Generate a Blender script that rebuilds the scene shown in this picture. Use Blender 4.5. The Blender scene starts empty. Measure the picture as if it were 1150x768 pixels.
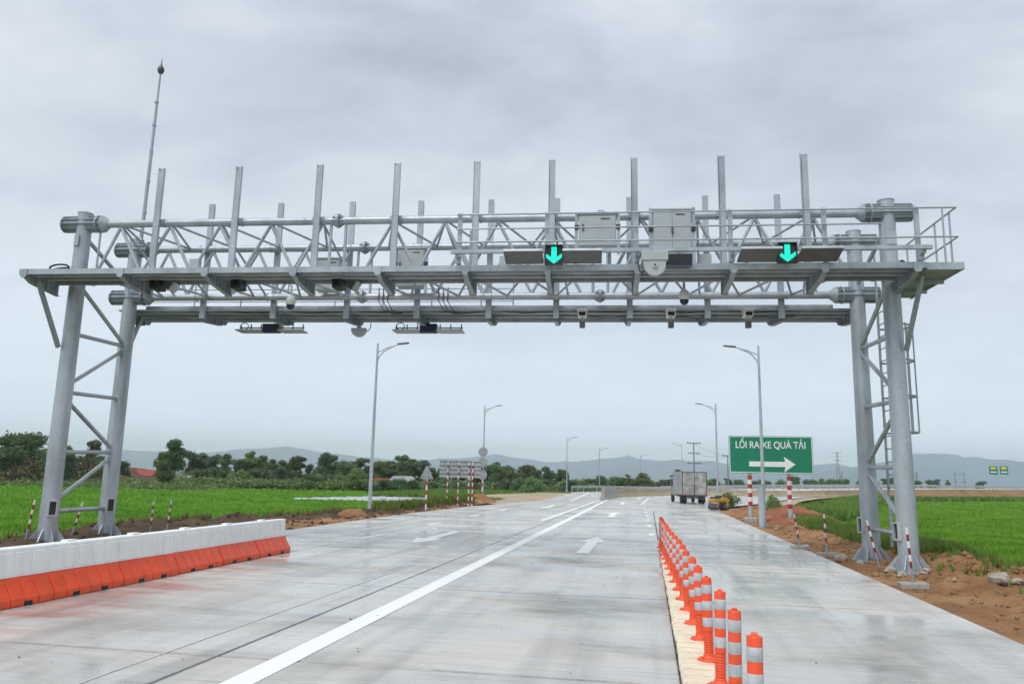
import bpy, math, random
import numpy as np
from mathutils import Vector, Matrix, noise
random.seed(7); rng = np.random.default_rng(7)
R = math.radians
scn = bpy.context.scene; COL = scn.collection

# ------------------------------------------------------------------ camera
F, PITCH, ROLL, YAW, EYE = 864.62, 0.1743, 0.0215, 0.1762, 1.7
_fw = Vector((-math.sin(YAW)*math.cos(PITCH), math.cos(YAW)*math.cos(PITCH), math.sin(PITCH)))
_r0 = Vector((math.cos(YAW), math.sin(YAW), 0)); _u0 = _r0.cross(_fw)
_r = math.cos(ROLL)*_r0 + math.sin(ROLL)*_u0; _u = -math.sin(ROLL)*_r0 + math.cos(ROLL)*_u0
cam = bpy.data.cameras.new('camera'); camo = bpy.data.objects.new('camera', cam); COL.objects.link(camo)
cam.sensor_width = 36; cam.lens = F/1150*36; cam.clip_end = 60000; cam.clip_start = 0.05
m = Matrix((( _r.x, _u.x, -_fw.x, 0), (_r.y, _u.y, -_fw.y, 0), (_r.z, _u.z, -_fw.z, EYE), (0, 0, 0, 1)))
camo.matrix_world = m; scn.camera = camo

# ------------------------------------------------------------------ world, sun, exposure
SUN_EL, SUN_AZ = R(58), R(205)
w = bpy.data.worlds.new('World'); scn.world = w; w.use_nodes = True
nt = w.node_tree; nt.nodes.clear(); N = nt.nodes.new; L = nt.links.new
out = N('ShaderNodeOutputWorld')
sky = N('ShaderNodeTexSky'); sky.sky_type = 'NISHITA'; sky.sun_disc = False
sky.sun_elevation = SUN_EL; sky.sun_rotation = SUN_AZ; sky.dust_density = 4; sky.air_density = 1.5
bg1 = N('ShaderNodeBackground'); L(sky.outputs[0], bg1.inputs[0]); bg1.inputs[1].default_value = 0.07
tc = N('ShaderNodeTexCoord'); sp = N('ShaderNodeSeparateXYZ'); L(tc.outputs['Generated'], sp.inputs[0])
def wm(op, a, b=None):
    n = N('ShaderNodeMath'); n.operation = op
    for i, v in enumerate((a, b)):
        if v is None: continue
        if isinstance(v, (int, float)): n.inputs[i].default_value = v
        else: L(v, n.inputs[i])
    return n.outputs[0]
zz = wm('ADD', wm('MAXIMUM', sp.outputs[2], 0.0), 0.16)          # flat cloud deck seen in perspective
cb = N('ShaderNodeCombineXYZ'); L(wm('DIVIDE', sp.outputs[0], zz), cb.inputs[0]); L(wm('DIVIDE', sp.outputs[1], zz), cb.inputs[1])
def wnoise(scale, detail, rough, dist, off):
    mp = N('ShaderNodeMapping'); L(cb.outputs[0], mp.inputs[0]); mp.inputs['Location'].default_value = off
    mp.inputs['Scale'].default_value = (0.8, 1.15, 1)
    n = N('ShaderNodeTexNoise'); L(mp.outputs[0], n.inputs['Vector'])
    n.inputs['Scale'].default_value = scale; n.inputs['Detail'].default_value = detail
    n.inputs['Roughness'].default_value = rough; n.inputs['Distortion'].default_value = dist
    return n.outputs['Fac']
n1 = wnoise(0.75, 5, 0.55, 0.5, (3.1, 1.7, 0)); n2 = wnoise(2.1, 7, 0.58, 0.35, (0.3, 5.2, 0))
nn = wm('ADD', wm('MULTIPLY', n1, 0.5), wm('MULTIPLY', n2, 0.5))
rp = N('ShaderNodeValToRGB'); L(nn, rp.inputs[0])
rp.color_ramp.elements[0].position = 0.40; rp.color_ramp.elements[0].color = (0.44, 0.505, 0.60, 1)
rp.color_ramp.elements[1].position = 0.61; rp.color_ramp.elements[1].color = (0.765, 0.82, 0.895, 1)
e = rp.color_ramp.elements.new(0.5); e.color = (0.605, 0.665, 0.755, 1)
hz = N('ShaderNodeValToRGB'); L(sp.outputs[2], hz.inputs[0])       # paler, brighter cloud base toward the horizon
for k, (p_, c_, a_) in enumerate(((0.0, (1.30, 1.54, 1.76), .96), (.09, (.94, 1.09, 1.24), .86), (.24, (.79, .89, 1.0), .5), (.50, (.68, .74, .81), 0.0))):
    el = hz.color_ramp.elements[0] if k == 0 else (hz.color_ramp.elements[-1] if k == 3 else hz.color_ramp.elements.new(p_))
    el.position = p_; el.color = (*c_, a_)
mx = N('ShaderNodeMix'); mx.data_type = 'RGBA'; L(hz.outputs[1], mx.inputs[0]); L(rp.outputs[0], mx.inputs[6]); L(hz.outputs[0], mx.inputs[7])
bg2 = N('ShaderNodeBackground'); L(mx.outputs[2], bg2.inputs[0]); bg2.inputs[1].default_value = 0.70
ms = N('ShaderNodeMixShader'); ms.inputs[0].default_value = 0.95; L(bg1.outputs[0], ms.inputs[1]); L(bg2.outputs[0], ms.inputs[2])
L(ms.outputs[0], out.inputs[0])
sd = bpy.data.lights.new('sun', 'SUN'); sd.energy = 1.5; sd.angle = R(25); sd.color = (1, 0.97, 0.93)
so = bpy.data.objects.new('sun', sd); COL.objects.link(so); so.location = (0, 0, 60)
_sd = Vector((math.sin(SUN_AZ)*math.cos(SUN_EL), math.cos(SUN_AZ)*math.cos(SUN_EL), math.sin(SUN_EL)))
so.rotation_euler = _sd.to_track_quat('Z', 'Y').to_euler()
vs = scn.view_settings; vs.view_transform = 'Standard'; vs.look = 'None'; vs.exposure = 0.57; vs.gamma = 1; vs.use_curve_mapping = False
scn.render.resolution_x = 1024; scn.render.resolution_y = 683

# ------------------------------------------------------------------ helpers: pixels to places
def ray(x, y): return _fw + _r*((x-575)/F) - _u*((y-384)/F)
def gnd(x, y, z=0.0):
    d = ray(x, y); t = (z-EYE)/d.z; return Vector((d.x*t, d.y*t, z))
def atY(x, y, Y):
    d = ray(x, y); t = Y/d.y; return Vector((d.x*t, Y, EYE+d.z*t))
# gantry frame: u along the gantry, v away from the camera
GA = 0.0679; GO = Vector((-13.7765, 16.2708, 0)); GW = 19.10; GD = 2.19; GH = 7.95
def GP(u, v, z): return GO + Vector((u*math.cos(GA)-v*math.sin(GA), u*math.sin(GA)+v*math.cos(GA), z))

# ------------------------------------------------------------------ helpers: meshes
class MB:
    def __init__(s): s.v = []; s.f = []; s.sm = []; s.mi = []; s.cur = 0
    def add(s, vs, fs, smooth=False):
        b = len(s.v); s.v += [tuple(q) for q in vs]
        for f in fs: s.f.append(tuple(b+i for i in f)); s.sm.append(smooth); s.mi.append(s.cur)
        return s
    def box(s, c, d, rot=None):
        hx, hy, hz_ = d[0]/2, d[1]/2, d[2]/2
        vs = [Vector((x*hx, y*hy, z*hz_)) for z in (-1, 1) for y in (-1, 1) for x in (-1, 1)]
        if rot is not None: vs = [rot @ q for q in vs]
        c = Vector(c)
        return s.add([q+c for q in vs], [(0,2,3,1),(4,5,7,6),(0,1,5,4),(2,6,7,3),(0,4,6,2),(1,3,7,5)])
    def b2(s, lo, hi):
        return s.box([(a+b)/2 for a, b in zip(lo, hi)], [b-a for a, b in zip(lo, hi)])
    def bar(s, p, q, wd, ht, up=(0,0,1)):
        p, q = Vector(p), Vector(q); d = (q-p); ln = d.length; d.normalize(); up = Vector(up)
        if abs(d.dot(up)) > .98: up = Vector((0,1,0))
        x = d.cross(up).normalized(); z = x.cross(d)
        return s.box((p+q)/2, (wd, ln, ht), Matrix((x, d, z)).transposed())
    def tube(s, p, q, r0, r1=None, n=14, caps=True):
        r1 = r0 if r1 is None else r1; p, q = Vector(p), Vector(q); d = (q-p).normalized()
        a = Vector((0,0,1)) if abs(d.z) < .95 else Vector((0,1,0)); x = d.cross(a).normalized(); y = d.cross(x)
        ring = [x*math.cos(2*math.pi*i/n)+y*math.sin(2*math.pi*i/n) for i in range(n)]
        b = [p+k*r0 for k in ring]+[q+k*r1 for k in ring]
        s.add(b, [(i, n+i, n+(i+1)%n, (i+1)%n) for i in range(n)], True)
        if caps: s.add(b[:n], [tuple(range(n))]); s.add(b[n:], [tuple(reversed(range(n)))])
        return s
    def path(s, pts, r, n=8, closed=False):
        pts = [Vector(q) for q in pts]; k = len(pts); rs = r if isinstance(r, (list, tuple)) else [r]*k
        vs = []
        for i in range(k):
            a = pts[(i-1) % k] if (closed or i) else pts[0]; b = pts[(i+1) % k] if (closed or i < k-1) else pts[-1]
            d = (b-a).normalized(); up = Vector((0,0,1)) if abs(d.z) < .9 else Vector((0,1,0))
            x = d.cross(up).normalized(); y = d.cross(x)
            vs += [pts[i]+(x*math.cos(2*math.pi*j/n)+y*math.sin(2*math.pi*j/n))*rs[i] for j in range(n)]
        fs = []
        for i in range(k if closed else k-1):
            i2 = (i+1) % k
            fs += [(i*n+j, i2*n+j, i2*n+(j+1)%n, i*n+(j+1)%n) for j in range(n)]
        s.add(vs, fs, True)
        if not closed: s.add(vs[:n], [tuple(range(n))]); s.add(vs[-n:], [tuple(reversed(range(n)))])
        return s
    def lathe(s, prof, c=(0,0,0), n=20, axis='Z', smooth=True):
        vs = []
        for r_, h in prof:
            for i in range(n):
                a = 2*math.pi*i/n; x, y = r_*math.cos(a), r_*math.sin(a)
                q = (x, y, h) if axis == 'Z' else ((h, x, y) if axis == 'X' else (x, h, y))
                vs.append(Vector(q)+Vector(c))
        fs = [(k*n+i, k*n+(i+1)%n, (k+1)*n+(i+1)%n, (k+1)*n+i) for k in range(len(prof)-1) for i in range(n)]
        s.add(vs, fs, smooth); s.add(vs[:n], [tuple(reversed(range(n)))]); s.add(vs[-n:], [tuple(range(n))]); return s
    def prism(s, poly, e, o=(0,0,0), x=(1,0,0), y=(0,1,0)):
        o, x, y, e = Vector(o), Vector(x), Vector(y), Vector(e); n = len(poly)
        a = [o+x*p[0]+y*p[1] for p in poly]; b = [q+e for q in a]
        s.add(a+b, [tuple(range(n-1, -1, -1)), tuple(range(n, 2*n))]+[(i, (i+1)%n, n+(i+1)%n, n+i) for i in range(n)]); return s
    def chan(s, p, q, wd, dp, t=.012, up=(0,0,1)):           # C channel from p to q: web wd wide, flanges dp deep toward up
        p, q = Vector(p), Vector(q); d = (q-p).normalized(); up = Vector(up)
        x = d.cross(up).normalized(); z = x.cross(d)
        h = wd/2
        poly = [(-h,0),(h,0),(h,dp),(h-t,dp),(h-t,t),(-h+t,t),(-h+t,dp),(-h,dp)]
        return s.prism(poly, q-p, p, x, z)
    def mesh(s, name, mats):
        me = bpy.data.meshes.new(name); me.from_pydata(s.v, [], s.f)
        for q in (mats if isinstance(mats, (list, tuple)) else [mats]): me.materials.append(q)
        me.polygons.foreach_set('use_smooth', s.sm); me.polygons.foreach_set('material_index', s.mi); me.update()
        return me
    def build(s, name, mats, parent=None, loc=None, rz=0):
        return obj(name, s.mesh(name, mats), parent, loc, rz)
def obj(name, me, parent=None, loc=None, rz=0):
    o = bpy.data.objects.new(name, me); COL.objects.link(o)
    if parent is not None: o.parent = parent
    if loc is not None: o.location = loc
    if rz: o.rotation_euler.z = rz
    return o
def tag(o, label=None, cat=None, group=None, kind=None):
    if label: o['label'] = label
    if cat: o['category'] = cat
    if group: o['group'] = group
    if kind: o['kind'] = kind
    return o
def thing(name, label, cat, loc=(0,0,0), rz=0, group=None):
    o = bpy.data.objects.new(name, None); o.empty_display_size = .2; COL.objects.link(o)
    o.location = loc; o.rotation_euler.z = rz; return tag(o, label, cat, group)
def bevel(o, wd=.01, seg=2):
    b = o.modifiers.new('bevel', 'BEVEL'); b.width = wd; b.segments = seg; b.limit_method = 'ANGLE'; return o
def copy_tree(o, parent=None):
    c = o.copy(); COL.objects.link(c); c.parent = parent
    for ch in list(o.children): copy_tree(ch, c)
    return c
def bulk(name, V, Fc, mat, parent=None):                     # numpy arrays to one mesh
    me = bpy.data.meshes.new(name); k = Fc.shape[1]
    me.vertices.add(len(V)); me.vertices.foreach_set('co', V.astype(np.float32).ravel())
    me.loops.add(Fc.size); me.loops.foreach_set('vertex_index', Fc.astype(np.int32).ravel())
    me.polygons.add(len(Fc)); me.polygons.foreach_set('loop_start', np.arange(0, Fc.size, k, dtype=np.int32))
    me.update(calc_edges=True); me.materials.append(mat); return obj(name, me, parent)

# ------------------------------------------------------------------ materials
def ramp(nt, src, stops):
    r_ = nt.nodes.new('ShaderNodeValToRGB'); nt.links.new(src, r_.inputs[0]); els = r_.color_ramp.elements
    while len(els) < len(stops): els.new(.5)
    for el, (p, c) in zip(els, stops): el.position = p; el.color = (*c, 1) if len(c) == 3 else c
    return r_.outputs[0]
def nz(nt, vec, scale, detail=4, rough=.55, dist=0):
    n = nt.nodes.new('ShaderNodeTexNoise'); nt.links.new(vec, n.inputs['Vector'])
    n.inputs['Scale'].default_value = scale; n.inputs['Detail'].default_value = detail
    n.inputs['Roughness'].default_value = rough; n.inputs['Distortion'].default_value = dist; return n.outputs['Fac']
def mixc(nt, fac, a, b, mode='MIX'):
    n = nt.nodes.new('ShaderNodeMix'); n.data_type = 'RGBA'; n.blend_type = mode
    for i, v in ((0, fac), (6, a), (7, b)):
        if isinstance(v, (int, float)): n.inputs[i].default_value = v
        elif isinstance(v, tuple): n.inputs[i].default_value = (*v, 1)
        else: nt.links.new(v, n.inputs[i])
    return n.outputs[2]
def mth(nt, op, a, b):
    n = nt.nodes.new('ShaderNodeMath'); n.operation = op
    for i, v in enumerate((a, b)):
        if isinstance(v, (int, float)): n.inputs[i].default_value = v
        else: nt.links.new(v, n.inputs[i])
    return n.outputs[0]
def base(name):
    m = bpy.data.materials.new(name); m.use_nodes = True; nt = m.node_tree; b = nt.nodes['Principled BSDF']
    g = nt.nodes.new('ShaderNodeNewGeometry'); return m, nt, b, g.outputs['Position']
def scl(nt, vec, s):
    mp = nt.nodes.new('ShaderNodeMapping'); nt.links.new(vec, mp.inputs[0]); mp.inputs['Scale'].default_value = s; return mp.outputs[0]
def bump(nt, b, h, strength, dist=.02):
    n = nt.nodes.new('ShaderNodeBump'); n.inputs['Strength'].default_value = strength; n.inputs['Distance'].default_value = dist
    nt.links.new(h, n.inputs['Height']); nt.links.new(n.outputs[0], b.inputs['Normal'])
def lerp3(a, b, t): return tuple(x+(y-x)*t for x, y in zip(a, b))
def mat(name, col, rough=.5, metal=0., var=.15, scale=6., bmp=0., fine=60., stretch=None, spec=None):
    m, nt, b, P = base(name)
    v = scl(nt, P, stretch) if stretch else P
    f = nz(nt, v, scale, 5, .6)
    c = ramp(nt, f, [(.3, tuple(x*(1-var) for x in col)), (.7, tuple(min(1, x*(1+var)) for x in col))])
    nt.links.new(c, b.inputs['Base Color'])
    nt.links.new(ramp(nt, nz(nt, v, scale*2.3, 4), [(.3, (rough*.8,)*3), (.7, (min(1, rough*1.2),)*3)]), b.inputs['Roughness'])
    b.inputs['Metallic'].default_value = metal
    if spec is not None: b.inputs['Specular IOR Level'].default_value = spec
    if bmp: bump(nt, b, nz(nt, P, fine, 4), bmp)
    return m
def grime(m, amount=.5, col=(.16, .13, .10), scale=3.5, lo=.50, hi=.72):     # splashed dirt over a painted or plastic surface
    nt = m.node_tree; b = nt.nodes['Principled BSDF']; src = b.inputs['Base Color'].links[0].from_socket
    g = nt.nodes.new('ShaderNodeNewGeometry').outputs['Position']
    f = mth(nt, 'MULTIPLY', nz(nt, scl(nt, g, (1, 1, .45)), scale, 8, .72, .3), 1.0); f2 = nz(nt, g, scale*9, 5, .7)
    k = ramp(nt, mth(nt, 'ADD', mth(nt, 'MULTIPLY', f, .75), mth(nt, 'MULTIPLY', f2, .25)), [(lo, (0, 0, 0)), (hi, (1, 1, 1))])
    nt.links.new(mixc(nt, mth(nt, 'MULTIPLY', k, amount), src, col), b.inputs['Base Color']); return m
def leafmat(name, a, b_, trans=.4, scale=.9):
    m, nt, b, P = base(name)
    oi = nt.nodes.new('ShaderNodeObjectInfo')
    f = nz(nt, P, scale, 3, .7); c = ramp(nt, f, [(.3, a), (.7, b_)])
    hs = nt.nodes.new('ShaderNodeHueSaturation'); nt.links.new(c, hs.inputs['Color'])
    nt.links.new(ramp(nt, oi.outputs['Random'], [(0, (.75,)*3), (1, (1.25,)*3)]), hs.inputs['Value'])
    h2 = mth(nt, 'MULTIPLY_ADD', oi.outputs['Random'], .05)
    nt.nodes[-1].inputs[2].default_value = .475; nt.links.new(h2, hs.inputs['Hue'])
    nt.links.new(hs.outputs[0], b.inputs['Base Color']); b.inputs['Roughness'].default_value = .6
    b.inputs['Specular IOR Level'].default_value = .25
    t = nt.nodes.new('ShaderNodeBsdfTranslucent'); nt.links.new(hs.outputs[0], t.inputs[0])
    mx_ = nt.nodes.new('ShaderNodeMixShader'); mx_.inputs[0].default_value = trans
    o = nt.nodes['Material Output']; nt.links.new(b.outputs[0], mx_.inputs[1]); nt.links.new(t.outputs[0], mx_.inputs[2]); nt.links.new(mx_.outputs[0], o.inputs[0])
    return m

def concrete_mat(name, wet=.5, edges=False):
    m, nt, b, P = base(name)
    oi = nt.nodes.new('ShaderNodeObjectInfo')
    big = nz(nt, scl(nt, P, (.22, .5, 1)), 1.0, 5, .6, .4)
    st = nz(nt, scl(nt, P, (.45, 9, 1)), 1.5, 8, .72)          # broom strokes across the lane
    st2 = nz(nt, scl(nt, P, (.9, 40, 1)), 1.6, 4, .7)
    spk = nz(nt, P, 60, 3, .7)
    c = ramp(nt, big, [(.30, (.25, .238, .215)), (.46, (.53, .508, .47)), (.70, (.66, .632, .585))])
    c = mixc(nt, .75, c, ramp(nt, st, [(.30, (.52, .52, .53)), (.44, (.97, .97, .97)), (.70, (1.2, 1.2, 1.19))]), 'MULTIPLY')
    c = mixc(nt, .6, c, ramp(nt, st2, [(.3, (.86, .86, .86)), (.7, (1.1, 1.1, 1.1))]), 'MULTIPLY')
    c = mixc(nt, .5, c, ramp(nt, spk, [(.3, (.84, .84, .84)), (.7, (1.08, 1.08, 1.08))]), 'MULTIPLY')
    brown = ramp(nt, nz(nt, scl(nt, P, (.5, .35, 1)), 1.1, 5, .65), [(.58, (0, 0, 0)), (.75, (1, 1, 1))])
    c = mixc(nt, mth(nt, 'MULTIPLY', brown, .6), c, (.34, .28, .21))
    tyre = ramp(nt, nz(nt, scl(nt, P, (1.5, .09, 1)), 1.0, 4, .6), [(.48, (0, 0, 0)), (.70, (1, 1, 1))])
    c = mixc(nt, mth(nt, 'MULTIPLY', tyre, .5), c, (.15, .155, .165))
    if edges:                                                 # dirt gathered along the joints
        tg = nt.nodes.new('ShaderNodeTexCoord'); sg_ = nt.nodes.new('ShaderNodeSeparateXYZ'); nt.links.new(tg.outputs['Generated'], sg_.inputs[0])
        ax = mth(nt, 'ABSOLUTE', mth(nt, 'SUBTRACT', sg_.outputs[0], .5), 0); ay = mth(nt, 'ABSOLUTE', mth(nt, 'SUBTRACT', sg_.outputs[1], .5), 0)
        ed = mth(nt, 'ADD', mth(nt, 'MAXIMUM', ax, ay), mth(nt, 'MULTIPLY', nz(nt, P, 5, 6, .7), .02))
        c = mixc(nt, mth(nt, 'MULTIPLY', ramp(nt, ed, [(.503, (0, 0, 0)), (.512, (1, 1, 1))]), .6), c, (.12, .11, .095))
    tint = ramp(nt, oi.outputs['Random'], [(0, (.93, .93, .93)), (1, (1.05, 1.05, 1.04))])
    c = mixc(nt, 1.0, c, tint, 'MULTIPLY')
    wn = nz(nt, scl(nt, P, (.28, .8, 1)), 1.3, 6, .62, .3)
    wetm = ramp(nt, wn, [(.34+.12*(1-wet), (0, 0, 0)), (.54+.12*(1-wet), (1, 1, 1))])
    c = mixc(nt, mth(nt, 'MULTIPLY', wetm, .22), c, mixc(nt, 1.0, c, (.55, .57, .6), 'MULTIPLY'))
    nt.links.new(c, b.inputs['Base Color'])
    rgh = nt.nodes.new('ShaderNodeMapRange'); nt.links.new(wetm, rgh.inputs[0]); rgh.inputs[3].default_value = .55; rgh.inputs[4].default_value = .13
    nt.links.new(rgh.outputs[0], b.inputs['Roughness'])
    b.inputs['Specular IOR Level'].default_value = .55
    h = mth(nt, 'ADD', mth(nt, 'MULTIPLY', st2, .5), mth(nt, 'MULTIPLY', spk, .25))
    bump(nt, b, h, .2, .005)
    return m

M = {}
M['concrete'] = concrete_mat('wet_broomed_concrete', .8, True)
M['concrete_far'] = concrete_mat('far_concrete', .3)
M['joint'] = mat('joint_filler', (.05, .05, .052), .7)
def paint_mat(name, col, thr=.36):
    m, nt, b, P = base(name)
    f = nz(nt, scl(nt, P, (2, 5, 1)), 3, 6, .7)
    c = ramp(nt, f, [(thr-.1, (.40, .40, .39)), (thr, tuple(x*.9 for x in col)), (.7, col)])
    nt.links.new(c, b.inputs['Base Color']); b.inputs['Roughness'].default_value = .35; bump(nt, b, nz(nt, P, 50, 3), .2, .004); return m
M['paint'] = paint_mat('white_road_paint', (.92, .92, .905), .22)
M['paint_thin'] = paint_mat('worn_thin_paint', (.60, .61, .60), .5)
def galv_mat(name, col, metal=.35, rough=.42):
    m, nt, b, P = base(name)
    vo = nt.nodes.new('ShaderNodeTexVoronoi'); nt.links.new(P, vo.inputs['Vector']); vo.inputs['Scale'].default_value = 28
    sepc = nt.nodes.new('ShaderNodeSeparateColor'); nt.links.new(vo.outputs['Color'], sepc.inputs[0])
    c1 = ramp(nt, nz(nt, scl(nt, P, (1, 1, .35)), 2.2, 6, .62), [(.28, tuple(x*.72 for x in col)), (.5, col), (.75, tuple(min(1, x*1.2) for x in col))])
    c = mixc(nt, .35, c1, ramp(nt, sepc.outputs[0], [(0, (.8, .8, .8)), (1, (1.15, 1.15, 1.15))]), 'MULTIPLY')
    streak = ramp(nt, nz(nt, scl(nt, P, (9, 9, .5)), 1.5, 4, .6), [(.55, (0, 0, 0)), (.75, (1, 1, 1))])
    c = mixc(nt, mth(nt, 'MULTIPLY', streak, .18), c, (.66, .67, .66))
    nt.links.new(c, b.inputs['Base Color']); b.inputs['Metallic'].default_value = metal
    nt.links.new(ramp(nt, sepc.outputs[1], [(0, (rough*.8,)*3), (1, (rough*1.25,)*3)]), b.inputs['Roughness'])
    return m
M['galv'] = galv_mat('galvanised_steel', (.41, .455, .50))
M['galv_dull'] = galv_mat('dull_galvanised_steel', (.37, .415, .46), .3, .5)
M['galv_pale'] = galv_mat('pale_zinc_plate', (.47, .505, .53), .2, .5)
M['pole'] = galv_mat('lamp_pole_steel', (.43, .475, .52), .35, .4)
M['cab'] = mat('cabinet_paint', (.41, .445, .46), .4, .0, .06, 3)
M['dark'] = mat('dark_casing', (.02, .024, .03), .45)
M['navy'] = mat('navy_casing', (.018, .028, .075), .4)
M['panel_dark'] = mat('antenna_underside', (.14, .145, .15), .35, .3, .12, 4)
M['white_pl'] = mat('white_casing', (.72, .73, .73), .35, 0, .05)
M['black'] = mat('black_rubber', (.012, .012, .013), .6)
M['glass'] = mat('lens_glass', (.01, .012, .015), .05)
M['orange'] = mat('orange_plastic', (.86, .085, .02), .36, 0, .12, 5, .05, 30)
M['orange_b'] = mat('orange_rubber', (.84, .085, .022), .4, 0, .10, 8)
M['refl'] = mat('reflective_band', (.50, .53, .56), .3, .1, .14, 12)
M['barrier_w'] = mat('white_barrier_plastic', (.88, .88, .87), .42, 0, .07, 5, .06, 40, stretch=(1.5, 1.5, .5))
M['kerb'] = mat('cream_kerb', (.84, .73, .55), .5, 0, .14, 7, .25, 90)
M['red'] = mat('red_paint', (.42, .03, .025), .45, 0, .2, 8)
M['red_dull'] = mat('brown_red_paint', (.22, .025, .02), .5, 0, .2, 8)
M['white_pt'] = mat('white_post_paint', (.74, .74, .72), .5, 0, .1, 10)
M['conc_blk'] = mat('concrete_block', (.36, .34, .31), .8, 0, .25, 9, .4, 50)
M['sign_green'] = mat('sign_green', (.004, .20, .105), .35, 0, .06, 2)
M['sign_white'] = mat('sign_white', (.80, .82, .80), .35, 0, .03, 2)
M['sign_back'] = mat('sign_back_aluminium', (.34, .36, .38), .5, .4, .12, 4)
M['sign_yellow'] = mat('sign_yellow', (.75, .5, .03), .4)
M['truck_box'] = mat('truck_box_aluminium', (.42, .43, .44), .4, .3, .18, 1.5)
M['truck_door'] = mat('truck_door_steel', (.42, .40, .37), .3, .4, .5, 2.6, .5, 2.6)
M['truck_cab'] = mat('truck_cab_paint', (.30, .31, .32), .35)
M['tyre'] = mat('tyre_rubber', (.02, .02, .021), .8, bmp=.3)
M['yellow'] = mat('machine_yellow', (.46, .27, .03), .55, .0, .2, 8)
M['steel_dark'] = mat('dark_steel', (.10, .10, .11), .5, .4, .3, 6)
M['tail'] = mat('red_lens', (.4, .01, .01), .3)
M['orange_l'] = mat('amber_lens', (.6, .2, .02), .3)
M['bark'] = mat('bark', (.115, .085, .06), .9, 0, .3, 4, .5, 20)
M['wall'] = mat('house_wall', (.66, .64, .60), .8, 0, .1, 1)
M['roof_red'] = mat('red_roof', (.42, .09, .06), .7, 0, .2, 1.2)
M['roof_grey'] = mat('grey_roof', (.42, .43, .45), .6, 0, .2, 1.2)
M['pane'] = mat('window_glass', (.03, .035, .04), .1)
M['plastic'] = mat('seedbed_plastic', (.46, .49, .52), .3, 0, .12, .8)
M['rock'] = mat('pale_rock', (.36, .31, .26), .9, 0, .3, 6, .5, 25)
M['pole_conc'] = mat('pole_concrete', (.20, .205, .21), .8)
M['rail'] = galv_mat('guard_rail_zinc', (.46, .48, .49), .3, .45)
M['wire'] = mat('cable', (.05, .05, .055), .6)
def soil_mat(name, a, b_, c_, scale=.8):
    m, nt, b, P = base(name)
    c = ramp(nt, nz(nt, P, scale, 8, .65, .4), [(.3, a), (.5, b_), (.7, c_)])
    c = mixc(nt, .6, c, ramp(nt, nz(nt, P, 14, 6, .7), [(.3, (.62,)*3), (.7, (1.25,)*3)]), 'MULTIPLY')
    nt.links.new(c, b.inputs['Base Color']); b.inputs['Roughness'].default_value = .92; b.inputs['Specular IOR Level'].default_value = .2
    bump(nt, b, mth(nt, 'ADD', nz(nt, P, 9, 8, .7), mth(nt, 'MULTIPLY', nz(nt, P, 45, 4, .7), .4)), .8, .06); return m
M['soil'] = soil_mat('brown_soil', (.185, .09, .04), (.34, .18, .085), (.44, .26, .135))
M['soil_dark'] = soil_mat('dark_bank_soil', (.05, .035, .024), (.11, .075, .048), (.19, .13, .075))
M['soil_red'] = soil_mat('red_earth', (.20, .07, .035), (.31, .115, .06), (.38, .17, .10))
M['sand'] = soil_mat('sandy_apron', (.34, .27, .18), (.44, .36, .25), (.52, .44, .33), .3)
M['ground'] = soil_mat('far_ground', (.05, .085, .025), (.075, .12, .035), (.12, .15, .055), .03)
M['slope'] = soil_mat('embankment_slope', (.15, .12, .045), (.27, .17, .085), (.33, .21, .11), .16)
def field_mat(name):
    m, nt, b, P = base(name)
    c = ramp(nt, nz(nt, scl(nt, P, (.35, 1.6, 1)), .16, 6, .62, .3), [(.3, (.06, .14, .010)), (.5, (.095, .20, .014)), (.7, (.16, .28, .028))])
    c = mixc(nt, .5, c, ramp(nt, nz(nt, P, 6, 5, .7), [(.3, (.65,)*3), (.7, (1.25,)*3)]), 'MULTIPLY')
    nt.links.new(c, b.inputs['Base Color']); b.inputs['Roughness'].default_value = .85; b.inputs['Specular IOR Level'].default_value = .15
    bump(nt, b, nz(nt, P, 12, 4, .7), .6, .1); return m
M['field'] = field_mat('rice_field')
M['rice'] = leafmat('rice_blades', (.105, .245, .014), (.26, .43, .05), .3, .3)
M['weeds'] = leafmat('roadside_weeds', (.085, .165, .025), (.25, .32, .075), .4, .7)
M['drygrass'] = leafmat('dry_grass', (.17, .15, .06), (.26, .22, .10), .2, .7)
M['leaf_dark'] = leafmat('dark_leaves', (.08, .135, .06), (.19, .27, .12))
M['leaf_mid'] = leafmat('mid_leaves', (.13, .205, .075), (.26, .35, .14))
M['leaf_blue'] = leafmat('bluish_leaves', (.10, .16, .095), (.19, .265, .15))
M['leaf_brown'] = leafmat('scrub_leaves', (.075, .048, .034), (.11, .095, .045), .15, .35)
M['hill'] = mat('hazy_wooded_hill', (.10, .17, .25), .95, 0, .35, .004, stretch=(1, 1, 1.5))  # base colour lightened and blued, distance haze partly painted in
M['green_lamp'] = bpy.data.materials.new('lit_green_arrow'); M['green_lamp'].use_nodes = True
_b = M['green_lamp'].node_tree.nodes['Principled BSDF']; _b.inputs['Base Color'].default_value = (0, .3, .22, 1)
_b.inputs['Emission Color'].default_value = (.0, .66, .40, 1); _b.inputs['Emission Strength'].default_value = 1.0

for k_, a_ in (('orange', .4), ('orange_b', .35), ('barrier_w', .14), ('kerb', .45), ('refl', .4), ('white_pt', .5), ('yellow', .55), ('truck_box', .45), ('truck_door', .4), ('red', .35), ('cab', .22), ('conc_blk', .4), ('sign_back', .3)): grime(M[k_], a_)
grime(M['galv'], .28, (.27, .265, .255), 1.6, .48, .68); grime(M['galv_dull'], .3, (.22, .22, .22), 1.8, .48, .68)
def N3(x, y, s, seed=0.): return noise.fractal((x*s+seed*7.1, y*s-seed*3.3, seed), 1.0, 2.0, 5)

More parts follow.
